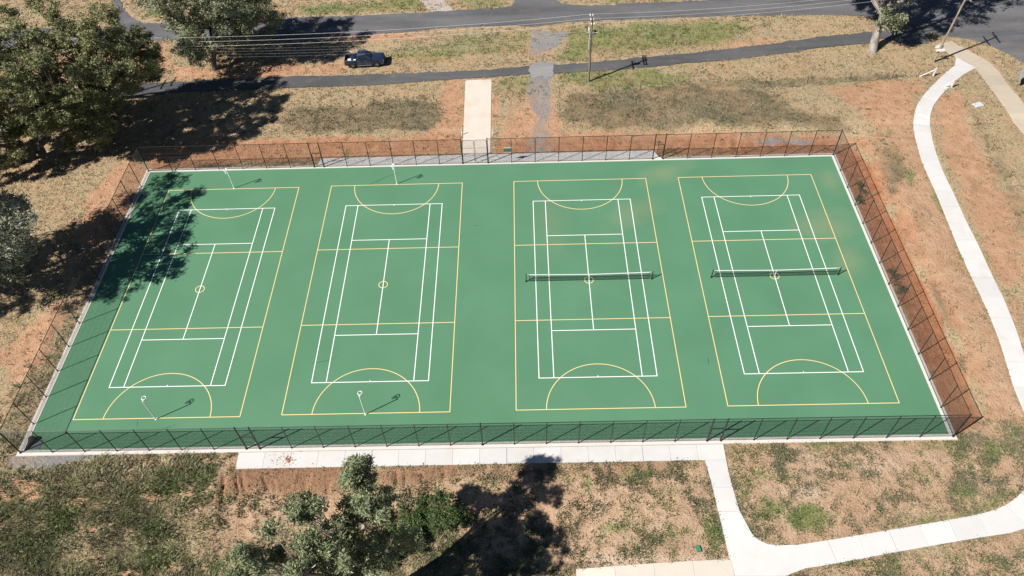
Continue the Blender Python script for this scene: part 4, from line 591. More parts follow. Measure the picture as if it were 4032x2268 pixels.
def rough(x, y, pd, m):
    w = sstep(0.15, 1.2, -pd)
    bank = m['brown']
    corner = sstep(24, 28, x) * (1 - sstep(40.2, 40.8, x)) * sstep(19.2, 20.0, y) * (1 - sstep(21.3, 22.3, y))
    z = (fbm(x, y, 2.5, 21) - 0.5) * 0.16 + (fbm(x, y, 0.7, 22, 2) - 0.5) * 0.06
    gul = np.abs(vnoise(x / 0.55 + 1.2 * vnoise(x / 2, y / 1.5, 5), y / 3.2, 31) - 0.5) * 2
    z = z - (bank + corner * 0.6) * 0.38 * (1 - sstep(0.0, 0.35, gul)) * sstep(0.0, 1.0, fbm(x, y, 2.2, 33, 2) * 1.6)
    return z * w - 0.10 * sstep(-0.12, 0.2, pd)

# ------------------------------------------------------------------ ground
def axis_lines(lo, hi, step, far):
    a = np.arange(lo, hi + 1e-6, step)
    ext = np.cumsum(step * 1.6 ** np.arange(1, 17)); ext = ext[ext < far]
    return np.r_[lo - ext[::-1], a, hi + ext]
gx = axis_lines(-84, 84, 0.28, 900); gy = axis_lines(-36, 64, 0.28, 900)
gx = np.sort(np.r_[gx[(gx < -26) | (gx > 3)], np.arange(-26, 3, 0.12)]); gy = np.sort(np.r_[gy[(gy < -27.5) | (gy > -20)], np.arange(-27.5, -20, 0.11)])
GX, GY = np.meshgrid(gx, gy)
X = GX.ravel(); Y = GY.ravel()
mk = masks(X, Y); pd = paved_dist(X, Y)
Z = H(X, Y) + rough(X, Y, pd, mk)
ny, nx = GX.shape
idx = np.arange(nx * ny).reshape(ny, nx)
F = np.stack([idx[:-1, :-1], idx[:-1, 1:], idx[1:, 1:], idx[1:, :-1]], -1).reshape(-1, 4)
cx_ = X[F].mean(1); cy_ = Y[F].mean(1)
keep = ~((np.abs(cx_) < FX - 0.8) & (cy_ > FYF + 0.8) & (cy_ < FYB - 0.8))     # the court slab lies here
me = np_mesh("ground", np.c_[X, Y, Z], F[keep], {
    "mask_a": np.c_[mk['soil'], mk['green'], np.maximum(mk['dark'], mk['tall'] * 0.3 * (1 - mk['soil'])), mk['gravel']],
    "mask_c": np.c_[mk['red'], mk['red'] * 0, mk['red'] * 0, mk['red'] * 0 + 1],
    "mask_b": np.c_[mk['pink'], mk['brown'], mk['sand'], mk['white']]}, smooth=True)
ground = structure(put("ground", me, None, M['ground']))

# ------------------------------------------------------------------ roads
def flat_poly(name, poly, z, mat, skirt=0.25, edge=0.10):
    P = resample(list(poly) + [poly[0]], int(sum(math.dist(poly[i], poly[(i + 1) % len(poly)]) for i in range(len(poly))) / 0.45))[:-1]
    nrm = np.roll(P, -1, 0) - np.roll(P, 1, 0); nrm = nrm[:, ::-1] * [1, -1]; nrm /= np.linalg.norm(nrm, axis=1)[:, None] + 1e-9
    j = (fbm(P[:, 0], P[:, 1], 1.2, 55) - 0.5) * 2.4 * edge + rng.normal(0, edge * 0.35, len(P))
    P = P + nrm * j[:, None]
    bm = bmesh.new()
    vs = [bm.verts.new((x, y, z)) for x, y in P]
    f = bm.faces.new(vs)
    if f.normal.z < 0: f.normal_flip()
    bm.normal_update()
    r = bmesh.ops.extrude_edge_only(bm, edges=list(bm.edges))
    for v in [g for g in r['geom'] if isinstance(g, bmesh.types.BMVert)]: v.co.z -= skirt
    bmesh.ops.triangulate(bm, faces=[q for q in bm.faces if len(q.verts) > 4])
    bmesh.ops.recalc_face_normals(bm, faces=bm.faces)
    me = bpy.data.meshes.new(name); bm.to_mesh(me); bm.free()
    return structure(put(name, me, None, mat))
flat_poly("main_road", DATA['main_road'], FZ + 0.035, M['road'], edge=0.22)
flat_poly("asphalt_track", DATA['track'], FZ + 0.045, M['track'], edge=0.18)

flat_poly("gravel_crossing", DATA['crossing'], FZ + 0.052, M['gravel'], 0.3, edge=0.3)

# ------------------------------------------------------------------ concrete paths, one object for each slab
def slab_poly_obj(root, poly, mat, top):
    n = len(poly); zt = [float(H(*p)) + top for p in poly]
    cx = sum(p[0] for p in poly) / n; cy = sum(p[1] for p in poly) / n; z0 = sum(zt) / n
    inn = []
    for p in poly:
        v = Vector((cx - p[0], cy - p[1])); v.normalize(); inn.append((p[0] + v.x * 0.02, p[1] + v.y * 0.02))
    vs = [(x - cx, y - cy, z - z0 - 0.22) for (x, y), z in zip(poly, zt)] + [(x - cx, y - cy, z - z0 - 0.010) for (x, y), z in zip(poly, zt)] + [(x - cx, y - cy, z - z0) for (x, y), z in zip(inn, zt)]
    fs = []
    for i in range(n):
        k = (i + 1) % n; fs += [(i, k, n + k, n + i), (n + i, n + k, 2 * n + k, 2 * n + i)]
    h = n // 2
    for i in range(h - 1): fs.append((2 * n + i, 2 * n + i + 1, 2 * n + n - 2 - i, 2 * n + n - 1 - i))
    o = MB().add(vs, fs).build("slab", mat, root); o.location = (cx, cy, z0); return o
def slab_strip(root, L, Rr, mat, gap=0.012, top=0.05, sub=1, wide=0):
    """L, Rr: matching edge points; one slab for every `sub` steps, edges chamfered"""
    L = [Vector((p[0], p[1])) for p in L]; Rr = [Vector((p[0], p[1])) for p in Rr]
    q = 0
    for i in range(0, len(L) - 1, sub):
        e = min(i + sub, len(L) - 1); a = L[i:e + 1]; b = Rr[i:e + 1]
        g0 = gap * (2.6 if wide and q % wide == 0 else 1) / 2; g1 = gap * (2.6 if wide and (q + 1) % wide == 0 else 1) / 2; q += 1
        a = [p.copy() for p in a]; b = [p.copy() for p in b]
        for ed in (a, b):
            d0 = (ed[1] - ed[0]).normalized(); d1 = (ed[-1] - ed[-2]).normalized()
            ed[0] = ed[0] + d0 * g0; ed[-1] = ed[-1] - d1 * g1
        slab_poly_obj(root, [(p.x, p.y) for p in a] + [(p.x, p.y) for p in reversed(b)], mat, top)
def pair(L, Rp, n):
    """n points along L with the nearest points of the other edge"""
    A = smooth_line(L, n); B = smooth_line(Rp, 400); out = []; lo = 0
    for i, p in enumerate(A):
        d = np.hypot(B[lo:, 0] - p[0], B[lo:, 1] - p[1]); lo = lo + int(d.argmin()); out.append(tuple(B[lo]))
    out[0] = tuple(B[0]); out[-1] = tuple(B[-1])
    return [tuple(p) for p in A], out
def bedding(name, poly_pts_L, poly_pts_R, drop=-0.03):
    vs = []; fs = []
    for i in range(len(poly_pts_L)):
        for p in (poly_pts_L[i], poly_pts_R[i]): vs.append((p[0], p[1], float(H(p[0], p[1])) + drop))
    for i in range(len(poly_pts_L) - 1): fs.append((2 * i, 2 * i + 1, 2 * i + 3, 2 * i + 2))
    return structure(MB().add(vs, fs).build(name, M['joint']))
def lerp2(a, b, n): return [(a[0] + (b[0] - a[0]) * i / n, a[1] + (b[1] - a[1]) * i / n) for i in range(n + 1)]
# front path under the fence: 18 bays of about 2.3 m
L = lerp2(front_path_poly[0], front_path_poly[1], 18); Rr = lerp2(front_path_poly[3], front_path_poly[2], 18)
root = bedding("front_path", L, Rr); slab_strip(root, L, Rr, M['conc'], wide=5)
# apron behind the back fence
L = lerp2((-20.4, FYB + 0.31), (20.2, FYB + 0.31), 15); Rr = lerp2((-20.2, 20.2), (19.7, 20.2), 15)
root = bedding("back_apron", L, Rr); slab_strip(root, L, Rr, M['conc_grey'])
# driveway
L = lerp2((-3.13, 20.215), (-3.26, 35.0), 8); Rr = lerp2((0.21, 20.215), (0.21, 35.05), 8)
root = bedding("driveway", L, Rr); slab_strip(root, L, Rr, M['conc_ramp'], gap=0.012, sub=2)
# branch path down to the lower path
by = np.array([BR_L[0][1], -21.6, -22.8, -24.0, BR_R[3][1]])
Ls = [(float(np.interp(-v, [-p[1] for p in BR_L], [p[0] for p in BR_L])), float(v)) for v in by]
Rs = [(float(np.interp(-v, [-p[1] for p in BR_R[:8]], [p[0] for p in BR_R[:8]])), float(v)) for v in by]
root = bedding("branch_path", Ls, Rs); slab_strip(root, Ls, Rs, M['conc'], gap=0.016, sub=2)
def big_slab(root, poly, mat, top=0.05):
    cx = sum(p[0] for p in poly) / len(poly); cy = sum(p[1] for p in poly) / len(poly)
    zt = [float(H(*p)) + top for p in poly]; z0 = sum(zt) / len(zt)
    m = MB(); n = len(poly)
    vs = [(x - cx, y - cy, z - z0) for (x, y), z in zip(poly, zt)] + [(x - cx, y - cy, z - z0 - 0.22) for (x, y), z in zip(poly, zt)] + [(0, 0, float(H(cx, cy)) + top - z0)]
    fs = [(i, (i + 1) % n, 2 * n) for i in range(n)] + [(i, n + i, n + (i + 1) % n, (i + 1) % n) for i in range(n)]
    o = m.add(vs, fs).build("slab", mat, root); o.location = (cx, cy, z0); return o
j = [(Ls[-1][0], Ls[-1][1] - .02)] + BR_L[4:7] + [(23.75, BR_E[2][1]), BR_E[1], BR_E[0], BR_R[9]] + [BR_R[k] for k in (8, 7, 6, 5, 4)] + [(Rs[-1][0], Rs[-1][1] - .02)]
big_slab(root, j, M['conc'])
big_slab(root, [(BR_L[6][0], BR_L[6][1] - .02), (23.73, BR_E[2][1] - .02), (23.3, -31.8), (BR_L[6][0], -31.8)], M['conc'])
# lower and right-hand path
Lr, Rr_ = pair(RP_L[1:], RP_R, 100)
Lr[-1] = BR_R[9]; Rr_[-1] = BR_E[0]
root = bedding("right_path", Lr, Rr_); slab_strip(root, Lr, Rr_, M['conc'], gap=0.012, sub=3, wide=2)
big_slab(root, [(RP_L[0][0], RP_L[0][1]), (RP_L[1][0] + 0.01, RP_L[1][1] + 0.02), (RP_R[0][0] - 0.02, RP_R[0][1] + 0.03), (RP_R[0][0] + 0.0, RP_R[0][1] + 0.12)], M['conc'])
Lo, Ro = pair(OP_L, OP_R, 43)
root = bedding("old_footpath", Lo, Ro, -0.045); slab_strip(root, Lo, Ro, M['conc_old'], gap=0.016, top=0.03, sub=3)
root = bedding("concrete_pad", [slab_poly[0], slab_poly[3]], [slab_poly[1], slab_poly[2]])
L = lerp2(slab_poly[0], slab_poly[1], 4); Rr = lerp2(slab_poly[3], slab_poly[2], 4); slab_strip(root, L, Rr, M['conc_ramp'])

# ------------------------------------------------------------------ court, kerb and painted lines
x0, x1, y0, y1 = -FX + KI, FX - KI, FYF + KI, FYB - KI
court = structure(MB().prism([(x0, y0), (x1, y0), (x1, y1), (x0, y1)], -0.25, 0.0).build("court_surface", M['court']))
kerb = structure(MB().prism([(-FX - KO, FYF - KO), (FX + KO, FYF - KO), (FX + KO, FYF + KI), (-FX - KO, FYF + KI)], -0.3, 0.03).build("court_kerb", M['kerb']))
for pl in ([(-FX - KO, FYB - KI), (FX + KO, FYB - KI), (FX + KO, FYB + KO), (-FX - KO, FYB + KO)],
           [(-FX - KO, FYF + KI), (-FX + KI, FYF + KI), (-FX + KI, FYB - KI), (-FX - KO, FYB - KI)],
           [(FX - KI, FYF + KI), (FX + KO, FYF + KI), (FX + KO, FYB - KI), (FX - KI, FYB - KI)]):
    put("kerb_strip", MB().prism(pl, -0.3, 0.03).mesh("kerb_strip"), kerb, M['kerb'])
YW, WW = 0.068, 0.077
def strip(name, xa, ya, xb, yb, z, mat):
    return MB().add([(xa, ya, z), (xb, ya, z), (xb, yb, z), (xa, yb, z)], [(0, 1, 2, 3)]).build(name, mat, court)
def arc(name, cx, cy, rad, w, a0, a1, z, mat, n=48):
    vs = []; fs = []
    closed = abs(a1 - a0) > 6.28
    for i in range(n + (0 if closed else 1)):
        a = a0 + (a1 - a0) * i / n
        for r in (rad - w, rad): vs.append((cx + r * math.cos(a), cy + r * math.sin(a), z))
    m = len(vs) // 2
    for i in range(n):
        k = (i + 1) % m; fs.append((2 * i, 2 * i + 1, 2 * k + 1, 2 * k))
    return MB().add(vs, fs).build(name, mat, court)
for ox, oy in COURTS:
    hw, hl = 15.25 / 2, 30.5 / 2; zy, zw = 0.004, 0.008
    strip("yellow_line", ox - hw, oy - hl, ox + hw, oy - hl + YW, zy, M['yellow'])
    strip("yellow_line", ox - hw, oy + hl - YW, ox + hw, oy + hl, zy, M['yellow'])
    for sx in (-1, 1):
        xa, xb = sorted((ox + sx * hw, ox + sx * (hw - YW)))
        strip("yellow_line", xa, oy - hl + YW, xb, oy + hl - YW, zy, M['yellow'])
        strip("yellow_line", ox - hw + YW, oy + sx * 5.083 - YW / 2, ox + hw - YW, oy + sx * 5.083 + YW / 2, zy, M['yellow'])
    e = math.asin(YW / 4.9)
    arc("yellow_goal_arc", ox, oy - hl, 4.9, YW, e, math.pi - e, zy, M['yellow'])
    arc("yellow_goal_arc", ox, oy + hl, 4.9, YW, math.pi + e, 2 * math.pi - e, zy, M['yellow'])
    arc("yellow_centre_circle", ox, oy, 0.48, YW, 0, 2 * math.pi, zy, M['yellow'], 32)
    tw, tl, sw = 10.97 / 2, 23.77 / 2, 8.23 / 2
    for s in (-1, 1):
        ya, yb = sorted((oy + s * tl, oy + s * (tl - WW)))
        strip("white_line", ox - tw, ya, ox + tw, yb, zw, M['white'])
        for w_ in (tw, sw):
            xa, xb = sorted((ox + s * w_, ox + s * (w_ - WW)))
            strip("white_line", xa, oy - tl + WW, xb, oy + tl - WW, zw, M['white'])
        strip("white_line", ox - sw + WW, oy + s * 6.4 - WW / 2, ox + sw - WW, oy + s * 6.4 + WW / 2, zw, M['white'])
        ya, yb = sorted((oy + s * (tl - WW), oy + s * (tl - WW - 0.12)))
        strip("white_centre_mark", ox - 0.04, ya, ox + 0.04, yb, zw, M['white'])
    strip("white_line", ox - WW / 2, oy - 6.4 + WW / 2, ox + WW / 2, oy + 6.4 - WW / 2, zw, M['white'])

def scuff(pts, w=0.03):
    vs = []; fs = []; P = [Vector((*p, 0)) for p in pts]; n = 14
    def bez(t): return P[0] * (1 - t) ** 2 + P[1] * 2 * t * (1 - t) + P[2] * t * t
    for i in range(n + 1):
        t = i / n; c = bez(t); d = (bez(min(1, t + .02)) - bez(max(0, t - .02))).normalized(); q = Vector((-d.y, d.x, 0)) * w * (0.25 + math.sin(math.pi * t)) / 2
        vs += [(c.x - q.x, c.y - q.y, .0025), (c.x + q.x, c.y + q.y, .0025)]
    for i in range(n): fs.append((2 * i, 2 * i + 1, 2 * i + 3, 2 * i + 2))
    MB().add(vs, fs).build("scuff_mark", M['scuff'], court)
for q in DATA['scuffs']: scuff(q, 0.045)
# ------------------------------------------------------------------ chain-link fence
FH = 3.6
def wire_prism(P0, P1, r, V, Fc):
    """thin three-sided wires as arrays; P0,P1 Nx3"""
def mesh_panel(name, w, h, z0, pitch=0.0707, r=0.0028):
    """diagonal weave in the XZ plane from x=0..w, z=z0..z0+h"""
    A = []; B = []
    for k in np.arange(-h, w + h, pitch):
        for s in (1, -1):
            # x = k + (z-z0)*s ; clip to 0..w
            if s == 1: t0, t1 = max(0, -k), min(h, w - k)
            else: t0, t1 = max(0, k - w), min(h, k)
            if t1 - t0 < 0.02: continue
            A.append((k + s * t0, s * 0.002, z0 + t0)); B.append((k + s * t1, s * 0.002, z0 + t1))
    A = np.array(A); B = np.array(B); d = B - A; d /= np.linalg.norm(d, axis=1)[:, None]
    n1 = np.tile((0.0, 1.0, 0.0), (len(A), 1)); n2 = np.cross(d, n1)
    V = []; 
    for base in (A, B):
        for a in (0.5, 2.594, 4.689): V.append(base + r * (math.cos(a) * n1 + math.sin(a) * n2))
    V = np.stack(V, 1).reshape(-1, 3); k = np.arange(len(A))[:, None] * 6
    Fc = np.concatenate([k + np.array([[i, (i + 1) % 3, 3 + (i + 1) % 3, 3 + i]]) for i in range(3)])
    return np_mesh(name, V, Fc)
PW = 2.8
panel_me = mesh_panel("chain_mesh", PW, FH - 0.06, 0.06)
panel_top = mesh_panel("chain_mesh_top", 1.2, FH - 2.18, 2.16)
gate_me = mesh_panel("gate_mesh", 1.0, 1.95, 0.08)
tall_me = mesh_panel("tall_gate_mesh", 1.4, 3.3, 0.08)
for q in (panel_me, panel_top, gate_me, tall_me): q.materials.append(M['wire_black'])
def post_me(r, h, cap=True):
    m = MB().tube((0, 0, -0.02), (0, 0, h), r, n=10)
    m.lathe([(0.0, h + r * 0.9), (r * 0.8, h + r * 0.6), (r * 1.12, h + 0.01), (r * 1.12, h - 0.03)], n=10)
    m.lathe([(r * 2.0, 0.03), (r * 2.0, 0.045), (r, 0.047)], n=10)
    me = m.mesh("post", True); me.materials.append(M['black']); return me
POST = post_me(0.04, FH); THICK = post_me(0.06, FH + 0.06)
def gate_leaf(w, h, rails, mesh_me, mw, name="gate_leaf"):
    """leaf hung at x=0, spanning to x=w"""
    r = 0.026; c = 0.16
    pts = [(0.03, 0, 0.06), (0.03, 0, h - c), (0.03 + c * 0.3, 0, h - c * 0.3), (0.03 + c, 0, h), (w - 0.03 - c, 0, h), (w - 0.03 - c * 0.3, 0, h - c * 0.3), (w - 0.03, 0, h - c), (w - 0.03, 0, 0.06), (0.03, 0, 0.06)]
    m = MB().path(pts, r, 6)
    for z in rails: m.tube((0.05, 0, z), (w - 0.05, 0, z), 0.016, n=6)
    return m
def fence_side(origin, rz, bays, label, gates=(), first=True, last=True, thick=()):
    """bays: list of (x0, x1, kind) along local X"""
    root = empty("chain_link_fence", origin, rz)
    tag(root, label, "fence", "black chain-link fences round the courts")
    gate_x = set()
    for xa, xb, kind in bays:
        if kind != 'bay': gate_x |= {xa, xb}
    xs = sorted({b[0] for b in bays} | {b[1] for b in bays})
    for i, x in enumerate(xs):
        if (i == 0 and not first) or (i == len(xs) - 1 and not last): continue
        big = x in gate_x or i in (0, len(xs) - 1) or x in thick
        o = put("post", THICK if big else POST, root); o.location = (x, 0, 0.03)
    # runs of rail between openings
    runs = []; cur = None
    for xa, xb, kind in bays:
        if kind == 'double':
            if cur: runs.append(cur); cur = None
            continue
        cur = [xa, xb] if cur is None else [cur[0], xb]
    if cur: runs.append(cur)
    for a, b in runs:
        MB().tube((a, 0, FH), (b, 0, FH), 0.03, n=8).build("top_rail", M['black'], root, True)
    low = []; cur = None
    for xa, xb, kind in bays:
        if kind != 'bay':
            if cur: low.append(cur); cur = None
        else: cur = [xa, xb] if cur is None else [cur[0], xb]
    if cur: low.append(cur)
    for a, b in low:
        MB().tube((a, 0, 0.10), (b, 0, 0.10), 0.02, n=6).build("bottom_rail", M['black'], root, True)
        for z in (0.75, 1.4, 2.0, 2.6):
            MB().tube((a, 0.012, z), (b, 0.012, z), 0.0065, n=4).build("tension_wire", M['black'], root)
    for xa, xb, kind in bays:
        if kind == 'bay':
            o = put("chain_mesh", panel_me, root); o.location = (xa, 0, 0); o.scale = ((xb - xa) / PW, 1, 1)
        elif kind in ('gate', 'gate_open'):
            w = xb - xa
            o = put("chain_mesh", panel_top, root); o.location = (xa, 0, 0); o.scale = (w / 1.2, 1, 1)
            MB().tube((xa, 0, 2.13), (xb, 0, 2.13), 0.03, n=8).build("gate_header", M['black'], root, True)
            lw = w - 0.12
            leaf = gate_leaf(lw, 2.02, (1.05,), gate_me, 1.0).build("gate", M['black'], root, True)
            me_ = put("gate_mesh", gate_me, leaf); me_.scale = (lw / 1.0, 1, 1)
            MB().box((lw - 0.06, 0, 1.05), (0.10, 0.07, 0.09)).tube((lw - 0.1, 0.05, 1.05), (lw - 0.1, 0.05, 1.2), 0.01, n=6).build("gate_latch", M['galv'], leaf)
            if kind == 'gate_open':
                leaf.location = (xb - 0.06, 0, 0.02); leaf.rotation_euler = (0, 0, R(180 - 62))
            else:
                leaf.location = (xa + 0.06, 0, 0.02)
        elif kind == 'double':
            w = (xb - xa) / 2
            for s, x in ((1, xa + 0.06), (-1, xb - 0.06)):
                lw = w - 0.08
                leaf = gate_leaf(lw, 3.45, (1.15, 2.28), tall_me, 1.4).build("gate", M['black'], root, True)
                me_ = put("gate_mesh", tall_me, leaf); me_.scale = (lw / 1.4, 1, 1)
                MB().ring((lw - 0.14, 0.02, 1.17), 0.10, 0.012, 14, 5, 'Y').build("gate_latch", M['galv'], leaf, True)
                leaf.location = (x, 0, 0.02)
                if s < 0: leaf.rotation_euler = (0, 0, math.pi)
    return root
def split(a, b, n): return [(a + (b - a) * i / n, a + (b - a) * (i + 1) / n, 'bay') for i in range(n)]
W2 = 2 * FX
def X_(x): return x + FX
fence_side((-FX, FYF, 0), 0, split(0, X_(-20.57), 7) + [(X_(-20.57), X_(-19.38), 'gate')] + split(X_(-19.38), X_(19.46), 14) + [(X_(19.46), X_(20.64), 'gate')] + split(X_(20.64), W2, 7),
           "long front chain-link fence nearest the camera beside the wide concrete path", thick={split(X_(-19.38), X_(19.46), 14)[7][0]})
fence_side((-FX, FYB, 0), 0, split(0, X_(-20.68), 7) + [(X_(-20.68), X_(-19.50), 'gate')] + split(X_(-19.50), X_(-3.03), 6) + [(X_(-3.03), X_(0.0), 'double')] + split(X_(0.0), X_(19.38), 7) + [(X_(19.38), X_(20.57), 'gate_open')] + split(X_(20.57), W2, 7),
           "long back chain-link fence with double gates facing the concrete driveway")
D2 = FYB - FYF
fence_side((-FX, FYF, 0), R(90), split(0, D2, 13), "short left chain-link fence under the tree shadow", first=False, last=False)
fence_side((FX, FYF, 0), R(90), split(0, D2, 13), "short right chain-link fence along the bare red bank", first=False, last=False)

# ------------------------------------------------------------------ netball goal posts
def goal_post(loc, face, label):
    root = empty("netball_goal_post", loc, R(90) * face)
    tag(root, label, "goal post", "white netball goal posts")
    MB().tube((0, 0, 0), (0, 0, 3.05), 0.045, n=12).lathe([(0.09, 0.0), (0.09, 0.012), (0.036, 0.02)], n=14).lathe([(0.0, 3.075), (0.03, 3.07), (0.036, 3.05)], n=12).build("pole", M['whitep'], root, True)
    MB().lathe([(0.037, 1.45), (0.05, 1.46), (0.05, 1.54), (0.037, 1.55)], n=12).box((0, 0.055, 1.5), (0.03, 0.05, 0.04)).build("height_clamp", M['galv'], root, True)
    MB().tube((0.0, -0.02, 3.0), (0.15, -0.07, 3.05), 0.014, n=6).tube((0, 0.02, 3.0), (0.15, 0.07, 3.05), 0.014, n=6).box((0.02, 0, 3.0), (0.11, 0.1, 0.07)).build("ring_bracket", M['whitep'], root)
    rg = MB().ring((0.335, 0, 3.05), 0.19, 0.026, 24, 8).build("ring", M['whitep'], root, True)
    m = MB(); n = 14
    for k in range(n):
        for s in (1, -1):
            pts = []
            for i in range(6):
                t = i / 5; a = 2 * math.pi * (k + s * t * 2.2) / n; r = 0.19 - 0.09 * t ** 0.8
                pts.append((0.335 + r * math.cos(a) + 0.03 * t, r * math.sin(a), 3.04 - 0.52 * t))
            m.path(pts, 0.007, 3, False)
    m.ring((0.365, 0, 2.52), 0.10, 0.008, 14, 4)
    m.build("net", M['netwhite'], rg)
    return root
(ax, ay), (bx_, by_) = COURTS[0], COURTS[1]
goal_post((ax, ay - 15.33, 0), 1, "white netball goal post at the front of the leftmost court")
goal_post((ax, ay + 15.33, 0), -1, "white netball goal post at the back of the leftmost court near tree shadow")
goal_post((bx_, by_ - 15.33, 0), 1, "white netball goal post at the front of the second court from left")
goal_post((bx_, by_ + 15.33, 0), -1, "white netball goal post at the back of the second court from left")

# ------------------------------------------------------------------ tennis nets
def tennis_net(ox, oy, label):
    root = empty("tennis_net", (ox, oy, 0)); tag(root, label, "tennis net", "tennis nets")
    hw = 6.42
    for s in (-1, 1):
        p = MB().box((s * hw, 0, 0.54), (0.085, 0.085, 1.09)).box((s * hw, 0, 1.10), (0.10, 0.10, 0.03)).box((s * hw, 0, 0.008), (0.2, 0.2, 0.015)).build("net_post", M['black'], root)
        if s < 0: MB().box((s * hw - 0.07, 0, 0.85), (0.06, 0.05, 0.12)).tube((s * hw - 0.1, 0, 0.85), (s * hw - 0.1, 0.16, 0.85), 0.012, n=6).build("winder", M['galv'], p)
        MB().tube((s * (hw - 0.32), 0, 0.02), (s * (hw - 0.32), 0, 1.04), 0.022, n=6).build("end_dowel", M['black'], root)
    def top(x): return 0.914 + (1.05 - 0.914) * (abs(x) / hw) ** 1.15
    xs = np.linspace(-hw + 0.32, hw - 0.32, 41)
    vs = []; fs = []
    for x in xs:
        t = top(x)
        for y, z in ((-0.018, t - 0.085), (0.018, t - 0.085), (0.018, t), (-0.018, t)): vs.append((x, y, z))
    for i in range(len(xs) - 1):
        for k in range(4): fs.append((4 * i + k, 4 * (i + 1) + k, 4 * (i + 1) + (k + 1) % 4, 4 * i + (k + 1) % 4))
    MB().add(vs, fs).build("headband", M['whitep'], root)
    MB().path([(-hw, 0, 1.06)] + [(x, 0, top(x) - 0.01) for x in xs] + [(hw, 0, 1.06)], 0.012, 5).build("cable", M['whitep'], root)
    A = []; B = []
    for x in np.arange(-hw + 0.34, hw - 0.33, 0.045): A.append((x, 0, 0.04)); B.append((x, 0, top(x) - 0.08))
    for f in np.linspace(0.02, 0.98, 20):
        for i in range(len(xs) - 1):
            A.append((xs[i], 0.002, 0.04 + (top(xs[i]) - 0.12) * f)); B.append((xs[i + 1], 0.002, 0.04 + (top(xs[i + 1]) - 0.12) * f))
    A = np.array(A); B = np.array(B); d = B - A; d /= np.linalg.norm(d, axis=1)[:, None]
    n1 = np.tile((0.0, 1.0, 0.0), (len(A), 1)); n2 = np.cross(d, n1); r = 0.0034
    V = np.stack([b + r * (math.cos(a) * n1 + math.sin(a) * n2) for b in (A, B) for a in (0.5, 2.594, 4.689)], 1).reshape(-1, 3)
    k = np.arange(len(A))[:, None] * 6
    Fc = np.concatenate([k + np.array([[i, (i + 1) % 3, 3 + (i + 1) % 3, 3 + i]]) for i in range(3)])
    put("netting", np_mesh("netting", V, Fc), root, M['netblack'])
    MB().box((0, 0, 0.03), (2 * hw - 0.64, 0.03, 0.05)).build("bottom_band", M['netblack'], root)
    MB().box((0, -0.02, 0.455), (0.055, 0.006, 0.92)).box((0, 0.02, 0.455), (0.055, 0.006, 0.92)).build("centre_strap", M['whitep'], root)
tennis_net(COURTS[2][0], COURTS[2][1] - 0.02, "tennis net on the third court from left with white headband")
tennis_net(COURTS[3][0], COURTS[3][1] - 0.02, "tennis net on the rightmost court with white headband")

# ------------------------------------------------------------------ trees
def leaf_cloud(clumps, n_sub, n_leaf, rc, size, droop=0.6, flat=0.75, seed=1, sub_r=0.55):
    """leaf quads in small tufts spread through clumps; returns mesh arrays"""
    g = np.random.default_rng(seed)
    C = np.asarray(clumps, float)[:, :3]; nc = len(C)
    rad = rc * g.uniform(0.75, 1.25, nc)
    d = g.normal(size=(nc, n_sub, 3)); d /= np.linalg.norm(d, axis=2, keepdims=True)
    rr = g.uniform(0.35, 1.0, (nc, n_sub, 1)) ** 0.6
    S = C[:, None] + d * rr * rad[:, None, None] * np.array([1, 1, flat])
    S = S.reshape(-1, 3); ns = len(S)
    sr = sub_r * g.uniform(0.6, 1.35, (ns, 1, 1))
    hue = np.repeat(g.uniform(0, 1, nc), n_sub) * 0.5 + g.uniform(0, 1, ns) * 0.5
    e = g.normal(size=(ns, n_leaf, 3)); e /= np.linalg.norm(e, axis=2, keepdims=True)
    Lp = S[:, None] + e * sr * (g.uniform(0, 1, (ns, n_leaf, 1)) ** 0.5) * np.array([1, 1, 0.8])
    Lp = Lp.reshape(-1, 3); n = len(Lp)
    ax = g.normal(size=(n, 3)); ax[:, 2] = ax[:, 2] * 0.5 - droop; ax /= np.linalg.norm(ax, axis=1)[:, None]
    q = g.normal(size=(n, 3)); sd = np.cross(ax, q); sd /= np.linalg.norm(sd, axis=1)[:, None] + 1e-9
    ln = size * g.uniform(0.6, 1.4, (n, 1)); wd = ln * g.uniform(0.26, 0.42, (n, 1))
    V = np.stack([Lp, Lp + ax * ln * 0.45 + sd * wd * 0.5, Lp + ax * ln, Lp + ax * ln * 0.45 - sd * wd * 0.5], 1).reshape(-1, 3)
    F = np.arange(n * 4).reshape(n, 4)
    t = np.clip(np.repeat(hue, n_leaf) + g.normal(0, 0.15, n), 0, 1); t2 = (g.uniform(0, 1, n) < 0.13) * g.uniform(0.3, 1, n)
    T = np.repeat(np.c_[t, t2, np.zeros(n), np.ones(n)], 4, axis=0)
    return V, F, T
